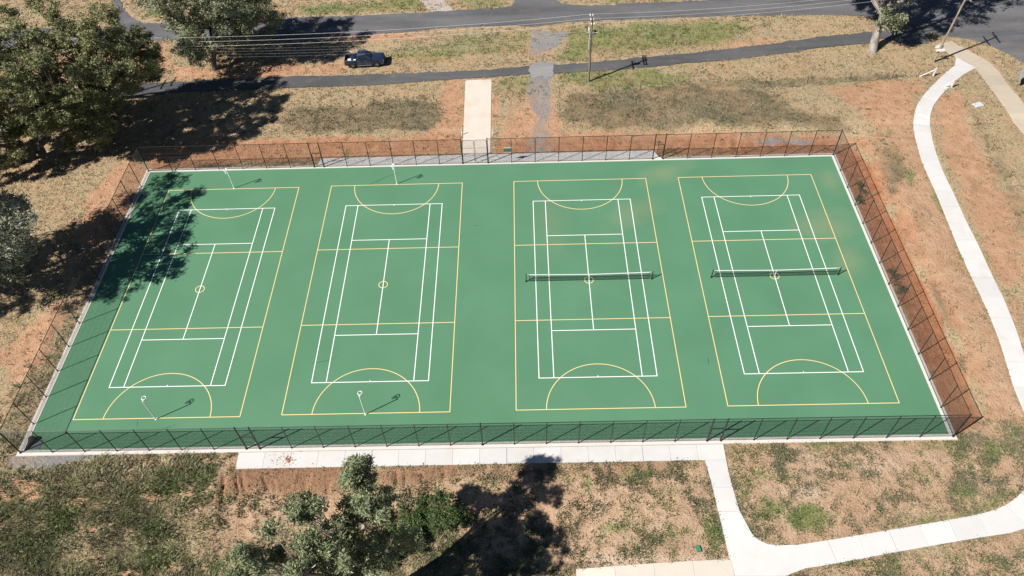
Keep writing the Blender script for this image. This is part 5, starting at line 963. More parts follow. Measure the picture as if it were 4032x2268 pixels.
def limbs(base, clumps, r0, fork_z, lean=(0, 0), seed=3, bend=0.7):
    """trunk, main limbs to groups of clumps, then twigs into each clump"""
    rd = random.Random(seed); m = MB()
    B = Vector(base); C = [Vector(c[:3]) for c in clumps]
    cen = sum(C, Vector()) / len(C)
    fork = Vector((B.x + lean[0], B.y + lean[1], B.z + fork_z))
    mid = (B + fork) / 2 + Vector((rd.uniform(-.15, .15), rd.uniform(-.15, .15), 0))
    m.path([B - Vector((0, 0, .3)), B + Vector((0, 0, .25)), mid, fork], [r0 * 1.55, r0 * 1.1, r0 * 0.95, r0 * 0.85], 9)
    k = max(3, min(7, len(C) // 9)); seeds = rd.sample(C, k)
    for _ in range(6):
        groups = [[] for _ in range(k)]
        for c in C: groups[min(range(k), key=lambda i: (c - seeds[i]).length)].append(c)
        seeds = [sum(q, Vector()) / len(q) if q else seeds[i] for i, q in enumerate(groups)]
    for q, s in zip(groups, seeds):
        if not q: continue
        hub = fork.lerp(s, 0.72); hub.z -= 0.3
        a = fork.lerp(hub, 0.45) + Vector((rd.uniform(-bend, bend), rd.uniform(-bend, bend), rd.uniform(-.3, .5)))
        rl = r0 * (0.32 + 0.3 * min(1, len(q) / 14))
        m.path([fork - Vector((0, 0, .15)), a, hub], [rl * 1.15, rl * 0.85, rl * 0.6], 7)
        for c in q:
            e = c - Vector((0, 0, .25)); b1 = hub.lerp(e, 0.5) + Vector((rd.uniform(-.35, .35), rd.uniform(-.35, .35), rd.uniform(-.1, .3)))
            m.path([hub, b1, e], [rl * 0.42, rl * 0.26, 0.018], 5, False)
    return m
def tree(name, base, clumps, leafmat, barkmat, label, r0=0.35, fork_z=2.0, lean=(0, 0), n_sub=13, n_leaf=46, rc=1.5, size=0.34, seed=1, sub_r=0.55, extra=(), group=None, droop=0.6):
    root = empty(name, (base[0], base[1], base[2])); tag(root, label, "tree", group)
    rel = [(c[0] - base[0], c[1] - base[1], c[2] - base[2]) for c in clumps]
    limbs((0, 0, 0), rel, r0, fork_z, lean, seed).build("trunk", barkmat, root, True)
    V, F, T = leaf_cloud(rel, n_sub, n_leaf, rc, size, droop=droop, seed=seed, sub_r=sub_r)
    put("crown", np_mesh("crown", V, F, {"tint": T}), root, leafmat)
    return root
def gz(p): return float(H(p[0], p[1]))
t1 = DATA['t1']; ba = (-50.7, 31.3); bb = (-47.9, 24.4); bc = (-57.0, 20.5)
def nearest(c): return min((ba, bb, bc), key=lambda q: math.dist(c[:2], q))
ga, gb, gc = ([c for c in t1 if nearest(c) == q] for q in (ba, bb, bc))
kw = dict(rc=1.15, n_sub=15, n_leaf=66, sub_r=.45, size=.27, droop=.1)
tree("gum_tree", (*ba, gz(ba)), ga, M['leaf_olive'], M['bark_dark'], "big olive gum tree at top left, furthest of three, over the asphalt track", 0.42, 3.2, (0.3, 0.2), seed=5, **kw)
tree("gum_tree", (*bb, gz(bb)), gb, M['leaf_olive'], M['bark_dark'], "big olive gum tree at left, middle of three, behind the back left fence corner", 0.45, 3.0, (0.2, 0.4), seed=6, **kw)
tree("gum_tree", (*bc, gz(bc)), gc, M['leaf_olive'], M['bark_dark'], "olive gum tree cut by the upper left edge, nearest of three", 0.4, 2.6, (0.2, 0.3), seed=16, **kw)
b2 = SPOT['T2']
tree("gum_tree", (*b2, gz(b2)), DATA['t2'], M['leaf_grey'], M['bark_dark'], "grey-green gum tree beside the road left of the parked ute", 0.36, 2.2, (0.5, 0.3), rc=1.3, seed=7, n_leaf=44, size=0.3, droop=.25)
b3 = SPOT['T3']
root = tree("gum_tree", (*b3, gz(b3)), DATA['t3'] + [(52.3, 39.4, 5.4), (52.7, 39.2, 4.5), (52.0, 39.6, 4.8), (52.9, 39.0, 5.2)], M['leaf_grey'], M['bark_mottled'], "pale thick-trunked gum tree at top right beside the intersection", 0.52, 4.6, (0.35, 1.25), rc=1.5, seed=8, n_leaf=40)
b4 = (-56.5, -1.5)
tree("gum_tree", (*b4, gz(b4)), DATA['t4'], M['leaf_silver'], M['bark_dark'], "silvery gum tree at left edge casting its shadow on the leftmost court", 0.4, 3.5, (0.8, 0.6), rc=1.4, seed=9, n_leaf=44, droop=.1)
b5 = (-8.6, -31.6)
tree("gum_tree", (*b5, gz(b5)), DATA['t5'], M['leaf_fresh'], M['bark_pale'], "tall slender gum tree at the bottom centre left on the eroded bank", 0.26, 3.6, (0.2, 0.8), rc=0.68, seed=10, n_sub=11, n_leaf=50, size=0.23, sub_r=0.31, droop=.2)

# low leafy bushes at the foot of the front gum
ordn = ('first', 'second', 'third', 'fourth', 'fifth', 'sixth', 'seventh', 'eighth', 'ninth', 'tenth', 'eleventh', 'twelfth')
for i, p in enumerate(sorted(DATA['bushes'])):
    z = gz(p); r = 0.85 + 0.35 * random.random()
    root = empty("bush", (p[0], p[1], z)); tag(root, "%s green bush from the left in the thicket beside the bottom gum tree" % ordn[i], "bush", "green bushes under the bottom gum tree")
    cl = [(random.uniform(-r, r) * .8, random.uniform(-r, r) * .8, random.uniform(.25, .8)) for _ in range(6)]
    V, F, T = leaf_cloud(cl, 6, 40, 0.5, 0.2, droop=0.0, seed=30 + i, sub_r=0.3)
    put("foliage", np_mesh("foliage", V, F, {"tint": T}), root, M['leaf_green'])
    m = MB()
    for c in cl: m.path([(0, 0, -.05), (c[0] * .5, c[1] * .5, c[2] * .6), c], [.03, .02, .01], 4, False)
    m.build("stem", M['bark_dark'], root)
wl3 = ["scrubby grey weed against the right fence, third bay from the back", "scrubby grey weed against the right fence near its middle", "scrubby grey weed just below the middle of the right fence", "scrubby grey weed nearest the back right corner by the fence"]
for i, p in enumerate(DATA['weeds']):
    p = (max(p[0], FX + 0.75), p[1]); z = gz(p)
    root = empty("weed_clump", (p[0], p[1], z)); tag(root, wl3[i], "weed", "weeds along the right fence")
    cl = [(random.uniform(-.25, .25), random.uniform(-.9, .9), random.uniform(.1, .3)) for _ in range(6)]
    V, F, T = leaf_cloud(cl, 5, 26, 0.32, 0.13, droop=-0.3, seed=60 + i, sub_r=0.2)
    put("foliage", np_mesh("foliage", V, F, {"tint": T}), root, M['grass_dark'])
    m = MB()
    for c in cl: m.path([(c[0] * .3, c[1] * .8, -.05), c], [.012, .006], 4, False)
    m.build("stem", M['bark_dark'], root)

# ------------------------------------------------------------------ grass (uncountable)
def visible(n, g):
    k = n // 2
    y = np.r_[g.uniform(-33, -17, k), g.uniform(-17, 61, n - k)]; x = g.uniform(-1, 1, n) * 88
    q = np.abs(x) < 49 + (y + 31) * 0.42
    return x[q], y[q]
def tufts(name, mat, label, n, dens, hgt, spread, blades, seed, wid=0.03, lean=0.6, clump=1.0):
    g = np.random.default_rng(seed)
    x, y = visible(n, g)
    m = masks(x, y); pdd = paved_dist(x, y)
    p = dens(x, y, m) * (pdd < -0.03) * (1.0 - 0.45 * sstep(10, 55, y))
    k = g.uniform(0, 1, len(x)) < p
    x, y, pdd = x[k], y[k], pdd[k]; m = {c: v[k] for c, v in m.items()}
    z = H(x, y) + rough(x, y, pdd, m)
    n = len(x); far = 1 + 0.45 * sstep(10, 55, y)
    s = g.uniform(0.55, 1.45, n) * far
    tall_f = 1 + 2.4 * m['tall'] * (hgt < 0.2)
    tone = np.clip(fbm(x, y, 2.4, seed + 5) * 2.4 - 0.7 + g.normal(0, 0.2, n), 0, 1)
    X_b = np.repeat(x, blades); Y_b = np.repeat(y, blades); Z_b = np.repeat(z, blades); S_b = np.repeat(s, blades)
    N_ = n * blades
    r = np.sqrt(g.uniform(0, 1, N_)) * spread * S_b; a = g.uniform(0, 2 * np.pi, N_)
    P = np.c_[X_b + r * np.cos(a), Y_b + r * np.sin(a), Z_b - 0.02]
    b = a + g.normal(0, 0.6, N_); h = hgt * S_b * np.repeat(tall_f, blades) * g.uniform(0.5, 1.3, N_); ln = lean * h * g.uniform(0.3, 1.4, N_)
    tip = P + np.c_[ln * np.cos(b), ln * np.sin(b), h]
    w = wid * S_b * g.uniform(0.6, 1.5, N_); pa = b + np.pi / 2 + g.normal(0, 0.5, N_)
    off = np.c_[w * np.cos(pa), w * np.sin(pa), np.zeros(N_)]
    V = np.stack([P - off, P + off, tip], 1).reshape(-1, 3); F = np.arange(N_ * 3).reshape(-1, 3)
    t = np.clip(np.repeat(tone, blades) + g.normal(0, 0.14, N_), 0, 1)
    T = np.repeat(np.c_[t, (g.uniform(0, 1, N_) < 0.15) * 0.8, np.zeros(N_), np.ones(N_)], 3, axis=0)
    o = put(name, np_mesh(name, V, F, {"tint": T}), None, mat); o['kind'] = 'stuff'
    tag(o, label, "grass"); return n
def patchy(x, y, sc, seed, lo, hi): return sstep(lo, hi, fbm(x, y, sc, seed, 3))
n1 = tufts("dry_grass", M['grass_dry'], "short dry straw-coloured grass over the open ground", 460000,
      lambda x, y, m: np.clip(1 - 0.92 * m['soil'] - m['gravel'] - m['white'] - 0.5 * m['tall'] - .3 * m['dark'] - .3 * m['green'], 0.0, 1) * (0.25 + 0.75 * patchy(x, y, .8, 71, .42, .58)), 0.09, 0.12, 5, 41, 0.036, 1.2)
n2 = tufts("green_grass", M['grass_green'], "short green grass in patches on the verges and bare soil", 400000,
      lambda x, y, m: np.clip(m['green'] * (0.25 + patchy(x, y, .9, 72, .38, .54)) + (1 - m['gravel'] - m['white']) * (0.12 + 0.80 * m['pink']) * patchy(x, y, 3.4, 73, .44, .60) * patchy(x, y, .8, 78, .44, .54), 0, 1) * (1 - m['brown'] * .9) * (1 - .8 * m['sand']), 0.10, 0.15, 5, 42, 0.04, 1.1)
n3 = tufts("dark_weeds", M['grass_dark'], "grey-green weedy grass growing in dark tufts", 620000,
      lambda x, y, m: np.clip(m['dark'] * (.15 + .85 * patchy(x, y, .8, 74, .40, .55)) + (1 - m['gravel'] - m['white']) * (0.13 + .75 * m['pink']) * patchy(x, y, 2.6, 75, .42, .60) * patchy(x, y, .6, 79, .44, .54) + .08 * (1 - m['gravel']) * patchy(x, y, .5, 80, .45, .55), 0, 1) * (1 - m['brown'] * .85) * (1 - .7 * m['sand']), 0.12, 0.13, 5, 43, 0.036, 1.0)
n4 = tufts("long_grass", M['grass_tall'], "long seeding grass covering the bank at front left", 380000,
      lambda x, y, m: np.clip(m['tall'] ** 1.5 * (1 - m['soil']) * (1 - m['gravel']) * (.12 + .88 * patchy(x, y, 1.5, 76, .42, .58)), 0, 1), 0.27, 0.2, 8, 44, 0.024, 1.3)
print('tufts', n1, n2, n3, n4)

# ------------------------------------------------------------------ power poles and lines
def pole(loc, h, mat, label, arms, lean=(0, 0), plates=False, gear=False, az=0.0):
    z = gz(loc); root = empty("power_pole", (loc[0], loc[1], z), az)
    tag(root, label, "power pole", "timber power poles")
    def at(t): return Vector((lean[0] * t / h, lean[1] * t / h, t))
    pts = [at(t) + Vector((random.uniform(-.03, .03), random.uniform(-.03, .03), 0)) if 0 < t < h else at(t) for t in np.linspace(-0.1, h, 7)]
    MB().path(pts, [0.15 - 0.055 * i / 6 for i in range(7)], 10).build("shaft", mat, root, True)
    tips = []
    for (za, half, dx, n, thick) in arms:
        c = at(za)
        a = MB().box((c.x + dx, c.y, c.z), (0.10, half * 2, 0.12 * thick)).build("crossarm", mat, root)
        for s in (-1, 1):
            MB().tube((c.x + dx * .6, c.y, c.z - 0.55), (c.x + dx * .9, c.y + s * half * 0.5, c.z - 0.05), 0.018, n=5).build("brace", M['galv'], root)
        for k in range(n):
            yy = c.y - half * 0.92 + 2 * half * 0.92 * k / max(1, n - 1)
            m = MB().tube((c.x + dx, yy, c.z + .05), (c.x + dx, yy, c.z + 0.12), 0.015, n=6)
            m.lathe([(0.0, .30), (.05, .29), (.055, .24), (.035, .22), (.075, .18), (.035, .16), (.08, .12), (.03, .10)], (c.x + dx, yy, c.z), 10)
            m.build("insulator", M['porcelain'], root, True)
            tips.append((loc[0] + c.x + dx, loc[1] + yy, z + c.z + 0.27))
    if plates:
        c = at(1.95)
        MB().box((c.x - .02, c.y - .24, c.z), (1.05, 0.04, 0.34)).build("sign_plate", M['whitep'], root)
        MB().box((c.x - .02, c.y + .24, c.z + .2), (1.05, 0.04, 0.34)).build("sign_plate", M['whitep'], root)
        MB().box((c.x - .3, c.y, c.z), (0.05, .44, .05)).box((c.x + .3, c.y, c.z), (.05, .44, .05)).build("plate_bracket", M['galv'], root)
    if gear:
        c = at(h - 2.0)
        m = MB()
        for s in (-1, 0, 1):
            m.lathe([(0, .34), (.06, .32), (.06, .02), (0, 0)], (c.x - .32, c.y + s * .34, c.z + .2), 10)
        m.build("surge_arrester", M['porcelain'], root, True)
        MB().path([(c.x - .9, c.y - .1, c.z + .35), (c.x - .7, c.y - .15, c.z + .1), (c.x, c.y - .2, c.z), (c.x + .8, c.y - .15, c.z + .05), (c.x + 1.0, c.y - .1, c.z + .4)], .018, 5).build("jumper_cable", M['porcelain'], root, True)
        MB().path([(c.x - .24, c.y - .12, c.z - .1), (c.x - .26, c.y - .12, c.z - 1.4), (c.x - .2, c.y - .1, c.z - 2.4)], .035, 6).build("cable_guard", M['porcelain'], root, True)
        MB().lathe([(0, .5), (.15, .48), (.16, 0), (0, -.02)], (c.x + .42, c.y, c.z - .2), 12).build("fuse_box", M['black'], root, True)
    return tips
p1, p2, p3 = SPOT['pole1'], SPOT['pole2'], SPOT['pole3']
t_1 = pole(p1, 9.15, M['timber'], "slim timber power pole with double crossarm beside the track in the middle", ((8.75, 1.1, -.16, 3, .9), (8.75, 1.1, .16, 3, .9), (6.7, .95, .13, 0, 1.0)), gear=True)
t_2 = pole(p2, 11.4, M['timber2'], "leaning brown timber power pole with white sign plates near the old footpath", ((11.0, 1.25, .15, 4, 1), (9.3, 1.15, .15, 0, 1)), lean=(.35, -.3), plates=True)
t_3 = pole(p3, 8.9, M['timber'], "timber power pole half hidden by the big olive gum trees", ((8.5, 1.1, .14, 3, 1), (7.2, 1.05, .14, 4, 1)))
def wire(a, b, sag, r, label, group):
    pts = []
    for i in range(25):
        t = i / 24; p = Vector(a).lerp(Vector(b), t); p.z -= sag * 4 * t * (1 - t); pts.append(p)
    c = Vector(a); o = MB().path([p - c for p in pts], r, 5, False).build("power_line", M['alu'], None, True); o.location = c
    tag(o, label, "power line", group)
ord3 = ("nearest", "middle", "furthest")
left_ = t_1[:3]; right_ = t_1[3:6]
for k in range(3):
    wire(t_3[k], left_[k], 0.9, 0.0105, "%s of the three bright power lines from the middle pole to the left" % ord3[k], "power lines left of the middle pole")
    q = t_2[k]
    wire(right_[k], q, 0.8, 0.0095, "%s of the three thin power lines from middle pole to right pole" % ord3[k], "power lines right of the middle pole")
    e = (t_3[k][0] - 60, t_3[k][1] - 10 + 0.3 * k, t_3[k][2] + 0.2)
    wire(e, t_3[k], 0.9, 0.016, "%s of the power lines running left out of view behind the gums" % ord3[k], "power lines at far left")
for k in range(4):
    q = t_3[3 + k]
    wire(q, (p1[0] + .13, p1[1] - .85 + .57 * k, gz(p1) + 6.85), 1.0, 0.0028, "%s of four faint low service wires between the left and middle poles" % ('nearest', 'second nearest', 'third nearest', 'furthest')[k], "low service wires")
for k in range(4):
    wire(t_2[k], (t_2[k][0] + 55, t_2[k][1] + 6, t_2[k][2] - .5), 0.9, 0.013, "%s of four power lines leaving the right pole out of view" % ('nearest', 'second nearest', 'third nearest', 'furthest')[k], "power lines right of the right pole")

# ------------------------------------------------------------------ parked ute
M['navy'] = mat_paint("navy_car_paint", (0.016, 0.026, 0.055), 0.25, 1.0)
M['trim'] = simple("black_plastic_trim", (0.016, 0.016, 0.017), 0.6)
M['tyre'] = simple("tyre_rubber", (0.018, 0.018, 0.018), 0.85)
M['rim'] = simple("grey_alloy", (0.30, 0.30, 0.31), 0.35, 0.7)
M['chrome'] = simple("satin_chrome", (0.75, 0.75, 0.76), 0.22, 0.9)
M['glass'] = mat_glass("tinted_glass")
M['lamp'] = simple("lamp_lens", (0.55, 0.57, 0.6), 0.15)
M['tail'] = simple("red_lens", (0.25, 0.01, 0.01), 0.2)
def bevelled(mb, name, mat, parent, w=0.03, seg=2):
    me = mb.mesh(name); bm = bmesh.new(); bm.from_mesh(me)
    bmesh.ops.remove_doubles(bm, verts=bm.verts, dist=1e-5)
    es = [e for e in bm.edges if len(e.link_faces) == 2 and e.calc_face_angle(0) > R(28)]
    bmesh.ops.bevel(bm, geom=es, offset=w, segments=seg, affect='EDGES', clamp_overlap=True)
    bmesh.ops.recalc_face_normals(bm, faces=bm.faces)
    bm.to_mesh(me); bm.free()
    me.polygons.foreach_set('use_smooth', [True] * len(me.polygons))
    try: me.set_sharp_from_angle(angle=R(38))
    except Exception: pass
    return put(name, me, parent, mat)
def xz_prism(m, poly, ya, yb):
    n = len(poly); vs = [(x, ya, z) for x, z in poly] + [(x, yb, z) for x, z in poly]
    fs = [tuple(range(n)), tuple(reversed(range(n, 2 * n)))] + [(i, n + i, n + (i + 1) % n, (i + 1) % n) for i in range(n)]
    return m.add(vs, fs)
def ute():
    wr, wf = SPOT['wheel_r'], SPOT['wheel_f']
    az = math.atan2(wf[1] - wr[1], wf[0] - wr[0])
    mid = Vector(((wr[0] + wf[0]) / 2, (wr[1] + wf[1]) / 2)); side = Vector((-math.sin(az), math.cos(az)))
    c = mid + side * 0.84
    root = empty("parked_ute", (c.x, c.y, gz((c.x, c.y)) + 0.02), az)
    tag(root, "dark navy dual-cab ute parked on the verge by the track", "ute")
    RX, FX_ = -1.62, 1.62                                   # axles
    def arch(cx, r, up):
        a = [(cx + r * math.cos(t), 0.40 + r * math.sin(t)) for t in np.linspace(-0.12, math.pi + 0.12, 11)]
        return a if not up else a[::-1]
    prof = [(-2.62, 0.52)] + [(-2.2, 0.40)] + arch(RX, 0.47, True) + [(-1.0, 0.36), (1.0, 0.36)] + arch(FX_, 0.47, True) + [(2.25, 0.36), (2.62, 0.45), (2.68, 0.72), (2.62, 0.98), (2.45, 1.08), (1.15, 1.19), (0.95, 1.20), (-0.98, 1.20), (-0.98, 0.66), (-2.62, 0.66)]
    m = MB(); xz_prism(m, prof, -0.93, 0.93)
    bevelled(m, "body", M['navy'], root, 0.05, 2)
    for s in (-1, 1):
        t = MB(); xz_prism(t, [(-2.62, 0.67), (-0.995, 0.67), (-0.995, 1.20), (-2.62, 1.16)], s * 0.85, s * 0.932)
        bevelled(t, "tray_side", M['navy'], root, 0.025)
        MB().box((-1.8, s * 0.89, 1.20), (1.60, 0.10, 0.05)).build("tray_top_highlight", M['chrome'], root)  # bright chrome strip imitates the sunlit highlight along the tray top
    bevelled(MB().box((-2.60, 0, 0.92), (0.07, 1.69, 0.50)), "tailgate", M['navy'], root, 0.02)
    MB().box((-1.8, 0, 0.675), (1.52, 1.66, 0.02)).build("tray_liner", M['trim'], root)
    MB().box((-1.03, 0, 0.93), (0.03, 1.66, 0.5)).build("tray_headboard", M['navy'], root)
    # cabin as a tapered shell
    z0, z1 = 1.19, 1.80
    base = [(-0.97, -.87), (1.10, -.87), (1.10, .87), (-0.97, .87)]; top = [(-0.82, -.66), (0.28, -.66), (0.28, .66), (-0.82, .66)]
    vs = [(x, y, z0) for x, y in base] + [(x, y, z1) for x, y in top]
    cab = MB().add(vs, [(3, 2, 1, 0), (4, 5, 6, 7), (0, 1, 5, 4), (1, 2, 6, 5), (2, 3, 7, 6), (3, 0, 4, 7)])
    bevelled(cab, "cabin", M['navy'], root, 0.09, 3)
    def quad(name, pts, mat, off=0.012, parent=root, th=0.02):
        a, b, c_, d = (Vector(p) for p in pts); n = (b - a).cross(d - a).normalized()
        q = [p + n * off for p in (a, b, c_, d)]; w = [p - n * th for p in q]
        return MB().add(q + w, [(0, 1, 2, 3), (7, 6, 5, 4), (0, 4, 5, 1), (1, 5, 6, 2), (2, 6, 7, 3), (3, 7, 4, 0)]).build(name, mat, parent)
    def lerp3(P, u, v):
        a, b, c_, d = (Vector(p) for p in P); return (a.lerp(b, u)).lerp(d.lerp(c_, u), v)
    V3 = [Vector(v) for v in vs]
    for s in (0, 1):
        P = (V3[0], V3[1], V3[5], V3[4]) if s == 0 else (V3[2], V3[3], V3[7], V3[6])
        rngs = ((.06, .42), (.45, .80)) if s == 0 else ((.20, .55), (.58, .94))
        for u0, u1 in rngs:
            quad("side_window", [lerp3(P, u0, .12), lerp3(P, u1, .12), lerp3(P, u1, .86), lerp3(P, u0, .86)], M['glass'])
    P = (V3[1], V3[2], V3[6], V3[5]); quad("windscreen", [lerp3(P, .07, .06), lerp3(P, .93, .06), lerp3(P, .93, .92), lerp3(P, .07, .92)], M['glass'])
    P = (V3[3], V3[0], V3[4], V3[7]); quad("rear_window", [lerp3(P, .1, .2), lerp3(P, .9, .2), lerp3(P, .9, .85), lerp3(P, .1, .85)], M['glass'])
    for s in (-1, 1):
        MB().path([(-.78, s * .62, 1.80), (-.66, s * .62, 1.855), (.10, s * .62, 1.855), (.22, s * .62, 1.80)], .04, 6).build("roof_rail", M['chrome'], root, True)
        bevelled(MB().box((0.0, s * 0.95, 0.40), (1.95, 0.16, 0.06)), "side_step", M['rim'], root, 0.015)
        bevelled(MB().box((0.78, s * 1.02, 1.22), (0.14, 0.22, 0.17)), "mirror", M['trim'], root, 0.03)
        for x0_, x1_ in ((-0.92, 0.02), (0.06, 1.02)):
            dr = bevelled(MB().box(((x0_ + x1_) / 2, s * 0.934, 0.80), (x1_ - x0_, 0.012, 0.74)), "door", M['navy'], root, 0.004, 1)
            MB().box((x0_ + 0.16, s * 0.945, 1.06), (0.2, 0.03, 0.035)).build("door_handle", M['chrome'], dr)
        bevelled(MB().box((2.50, s * 0.76, 0.88), (0.28, 0.30, 0.19)), "headlight", M['lamp'], root, 0.03)
        bevelled(MB().box((-2.60, s * 0.87, 0.95), (0.10, 0.12, 0.36)), "tail_light", M['tail'], root, 0.015)
        for ax in (RX, FX_):
            vs_ = []; fs_ = []
            for i, t in enumerate(np.linspace(-0.12, math.pi + 0.12, 13)):
                for r_, y_ in ((.475, .93), (.53, .93), (.53, .985), (.475, .985)): vs_.append((ax + r_ * math.cos(t), s * y_, .40 + r_ * math.sin(t)))
            for i in range(12):
                for k in range(4): fs_.append((4 * i + k, 4 * i + 4 + k, 4 * i + 4 + (k + 1) % 4, 4 * i + (k + 1) % 4))
            MB().add(vs_, fs_).build("arch_flare", M['trim'], root, True)
            w = MB().lathe([(.23, -.12), (.34, -.13), (.385, -.10), (.395, 0), (.385, .10), (.34, .13), (.23, .12)], (ax, s * .84, .395), 28, 'Y').build("wheel", M['tyre'], root, True)
            rm = MB().lathe([(.235, -.10), (.235, .10), (.20, .105), (.19, .06)], (ax, s * .84, .395), 24, 'Y')
            rm.lathe([(0, s * .07), (.07, s * .08), (.07, s * .03)], (ax, s * .84, .395), 12, 'Y')
            for k in range(6):
                a = k * math.pi / 3; dx, dz = math.cos(a), math.sin(a)
                rm.path([(ax + dx * .05, s * .91, .395 + dz * .05), (ax + dx * .22, s * .92, .395 + dz * .22)], [.035, .026], 5)
            rm.lathe([(0, s * .0), (.2, s * .0)], (ax, s * .84, .395), 16, 'Y')
            rm.build("rim", M['rim'], w, True)
    bevelled(MB().box((2.66, 0, 0.80), (0.06, 1.2, 0.30)), "grille", M['trim'], root, 0.02)
    bevelled(MB().box((2.64, 0, 0.50), (0.14, 1.7, 0.18)), "front_bumper", M['trim'], root, 0.04)
    bevelled(MB().box((-2.68, 0, 0.52), (0.16, 1.75, 0.16)), "rear_bumper", M['chrome'], root, 0.03)
    bevelled(MB().box((1.75, 0, 1.145), (1.05, 0.9, 0.06), mat=Matrix.Rotation(R(4.8), 3, 'Y')), "bonnet_ridge", M['navy'], root, 0.03)
    # things lying in the tray: lifted out separately
    Mw = root.matrix_basis
    for (x, y, d, lab) in ((-2.0, -.35, (.42, .5, .3), "larger white box in the tray of the ute"), (-1.3, -.45, (.3, .32, .3), "smaller white box behind the cab in the ute tray")):
        p = Mw @ Vector((x, y, 0.69))
        b = empty("white_box", p, az + .1); tag(b, lab, "box", "white boxes in the ute tray")
        bevelled(MB().box((0, 0, d[2] / 2), d), "tub", M['whitep'], b, 0.03)
        bevelled(MB().box((0, 0, d[2] + .02), (d[0] * 1.06, d[1] * 1.06, .04)), "lid", M['whitep'], b, 0.012)
ute()

# ------------------------------------------------------------------ old wire fences, strainers and small things
def wire_fence(pts, label, posts_h=1.05):
    b = pts[0]; z = gz(b); root = empty("wire_fence", (b[0], b[1], z)); tag(root, label, "fence", "old star-picket wire fences")
    prev = None
    for p in pts:
        zz = gz(p) - z; q = Vector((p[0] - b[0], p[1] - b[1], zz)); l = Vector((random.uniform(-.1, .1), random.uniform(-.08, .08), 0))
        m = MB()
        for a in (0, 2.094, 4.189):
            m.box((q.x + .018 * math.cos(a) + l.x / 2, q.y + .018 * math.sin(a) + l.y / 2, zz + posts_h / 2), (.04, .008, posts_h), a, )
        m.build("picket", M['rust'], root)
        top = q
        if prev is not None:
            for h in (.45, .85):
                MB().tube(prev + Vector((0, 0, h)), top + Vector((0, 0, h)), .0025, n=3).build("fence_wire", M['rust'], root)
        prev = top
wire_fence(DATA['pickets_a'], "low rusty picket fence left of the concrete driveway")
wire_fence(DATA['pickets_b'] + [(SPOT['str1'][0] - 1.9, SPOT['str1'][1] + .05)], "low rusty picket fence running from gravel crossing to white strainer post")
wire_fence(DATA['pickets_c'], "low rusty picket fence between the curved path and old footpath")
def strainer(base, foot, label):
    z = gz(base); root = empty("strainer_post", (base[0], base[1], z)); tag(root, label, "fence post", "white timber strainer posts")
    f = Vector((foot[0] - base[0], foot[1] - base[1], gz(foot) - z))
    bevelled(MB().box((0, 0, .62), (.17, .17, 1.28)), "post", M['whitewood'], root, .015)
    d = Vector((0, 0, 1.0)) - f; q = d.to_track_quat('Z', 'Y').to_matrix()
    c = f + d / 2
    bevelled(MB().box(c, (.11, .11, d.length), mat=q), "stay", M['whitewood'], root, .012)
    MB().box((f.x, f.y, f.z + .03), (.25, .25, .08)).build("stay_block", M['whitewood'], root)
strainer(SPOT['str1'], SPOT['stay1'], "white timber post with diagonal stay left of the curved path")
strainer(SPOT['str2'], SPOT['stay2'], "white timber post right against the edge of the curved path")
for k, lab in (('bol1', "white marker post left of the concrete driveway"), ('bol2', "white marker post right of the concrete driveway")):
    p = SPOT[k]; root = empty("marker_post", (p[0], p[1], gz(p))); tag(root, lab, "marker post", "white posts beside the driveway")
    bevelled(MB().box((0, 0, .42), (.10, .08, .95)), "post", M['whitep'], root, .012)
    MB().box((0, -.045, .78), (.07, .01, .09)).build("reflector", M['galv'], root)
# green board hung on the back fence
root = empty("fence_sign", (2.32, FYB - 0.02, 1.62)); tag(root, "blank green board hung on the back fence right of the double gates", "sign")
bevelled(MB().box((0, 0, .3), (.92, .03, .6)), "board", simple("sign_green", (0.055, 0.13, 0.10), 0.5), root, .006, 1)
MB().box((0, 0, .615), (.94, .04, .025)).box((0, 0, -.015), (.94, .04, .025)).build("edge_strip", M['whitep'], root)
# big framed sign at the right edge
a, b = SPOT['sign_l1'], SPOT['sign_l2']
az = math.atan2(b[1] - a[1], b[0] - a[0]); az_s = R(63)
root = empty("framed_sign", (a[0], a[1], gz(a)), az_s); tag(root, "blue-grey framed sign on two legs cut by the right edge", "sign")
for x in (0, 1.15):
    MB().box((x, 0, .9), (.06, .06, 1.85)).build("leg", M['galv'], root)
bevelled(MB().box((.6, -.05, 1.35), (1.9, .03, 1.2)), "panel", simple("sign_panel", (0.33, 0.40, 0.45), 0.5), root, .008, 1)
m = MB()
for z in (.78, 1.15, 1.55, 1.92): m.box((.6, .0, z), (1.9, .05, .05))
for x in (-.33, 1.53): m.box((x, 0, 1.35), (.05, .045, 1.19))
m.build("back_frame", M['galv'], root)
# pit lid, valve box, stake, litter
p = SPOT['pit']; root = empty("pit_lid", (p[0], p[1], gz(p)), .3); tag(root, "pale square pit lid in the soil between the two footpaths", "pit lid")
bevelled(MB().box((0, 0, .03), (1.15, .75, .1)), "collar", M['conc_grey'], root, .015)
bevelled(MB().box((0, 0, .095), (.95, .55, .03)), "cover", simple("pit_cover", (.45, .49, .52), .6), root, .008)
p = SPOT['valve']; root = empty("valve_box", (p[0], p[1], gz(p)), .1); tag(root, "small green irrigation valve box near the bottom concrete pad", "valve box")
bevelled(MB().box((0, 0, .06), (.36, .52, .16)), "box_body", simple("valve_green", (.035, .15, .085), .5), root, .02)
bevelled(MB().box((0, 0, .15), (.31, .46, .025)), "lid", simple("valve_lid", (.045, .19, .11), .45), root, .008)
p = SPOT['stake']; root = empty("steel_stake", (p[0], p[1], gz(p))); tag(root, "short leaning steel stake in the soil near lower right path", "stake")
MB().tube((0, 0, -.1), (.12, .1, .75), .03, n=6).build("stake_bar", M['rust'], root); MB().box((.1, .08, .62), (.2, .03, .1)).build("stake_tag", M['galv'], root)
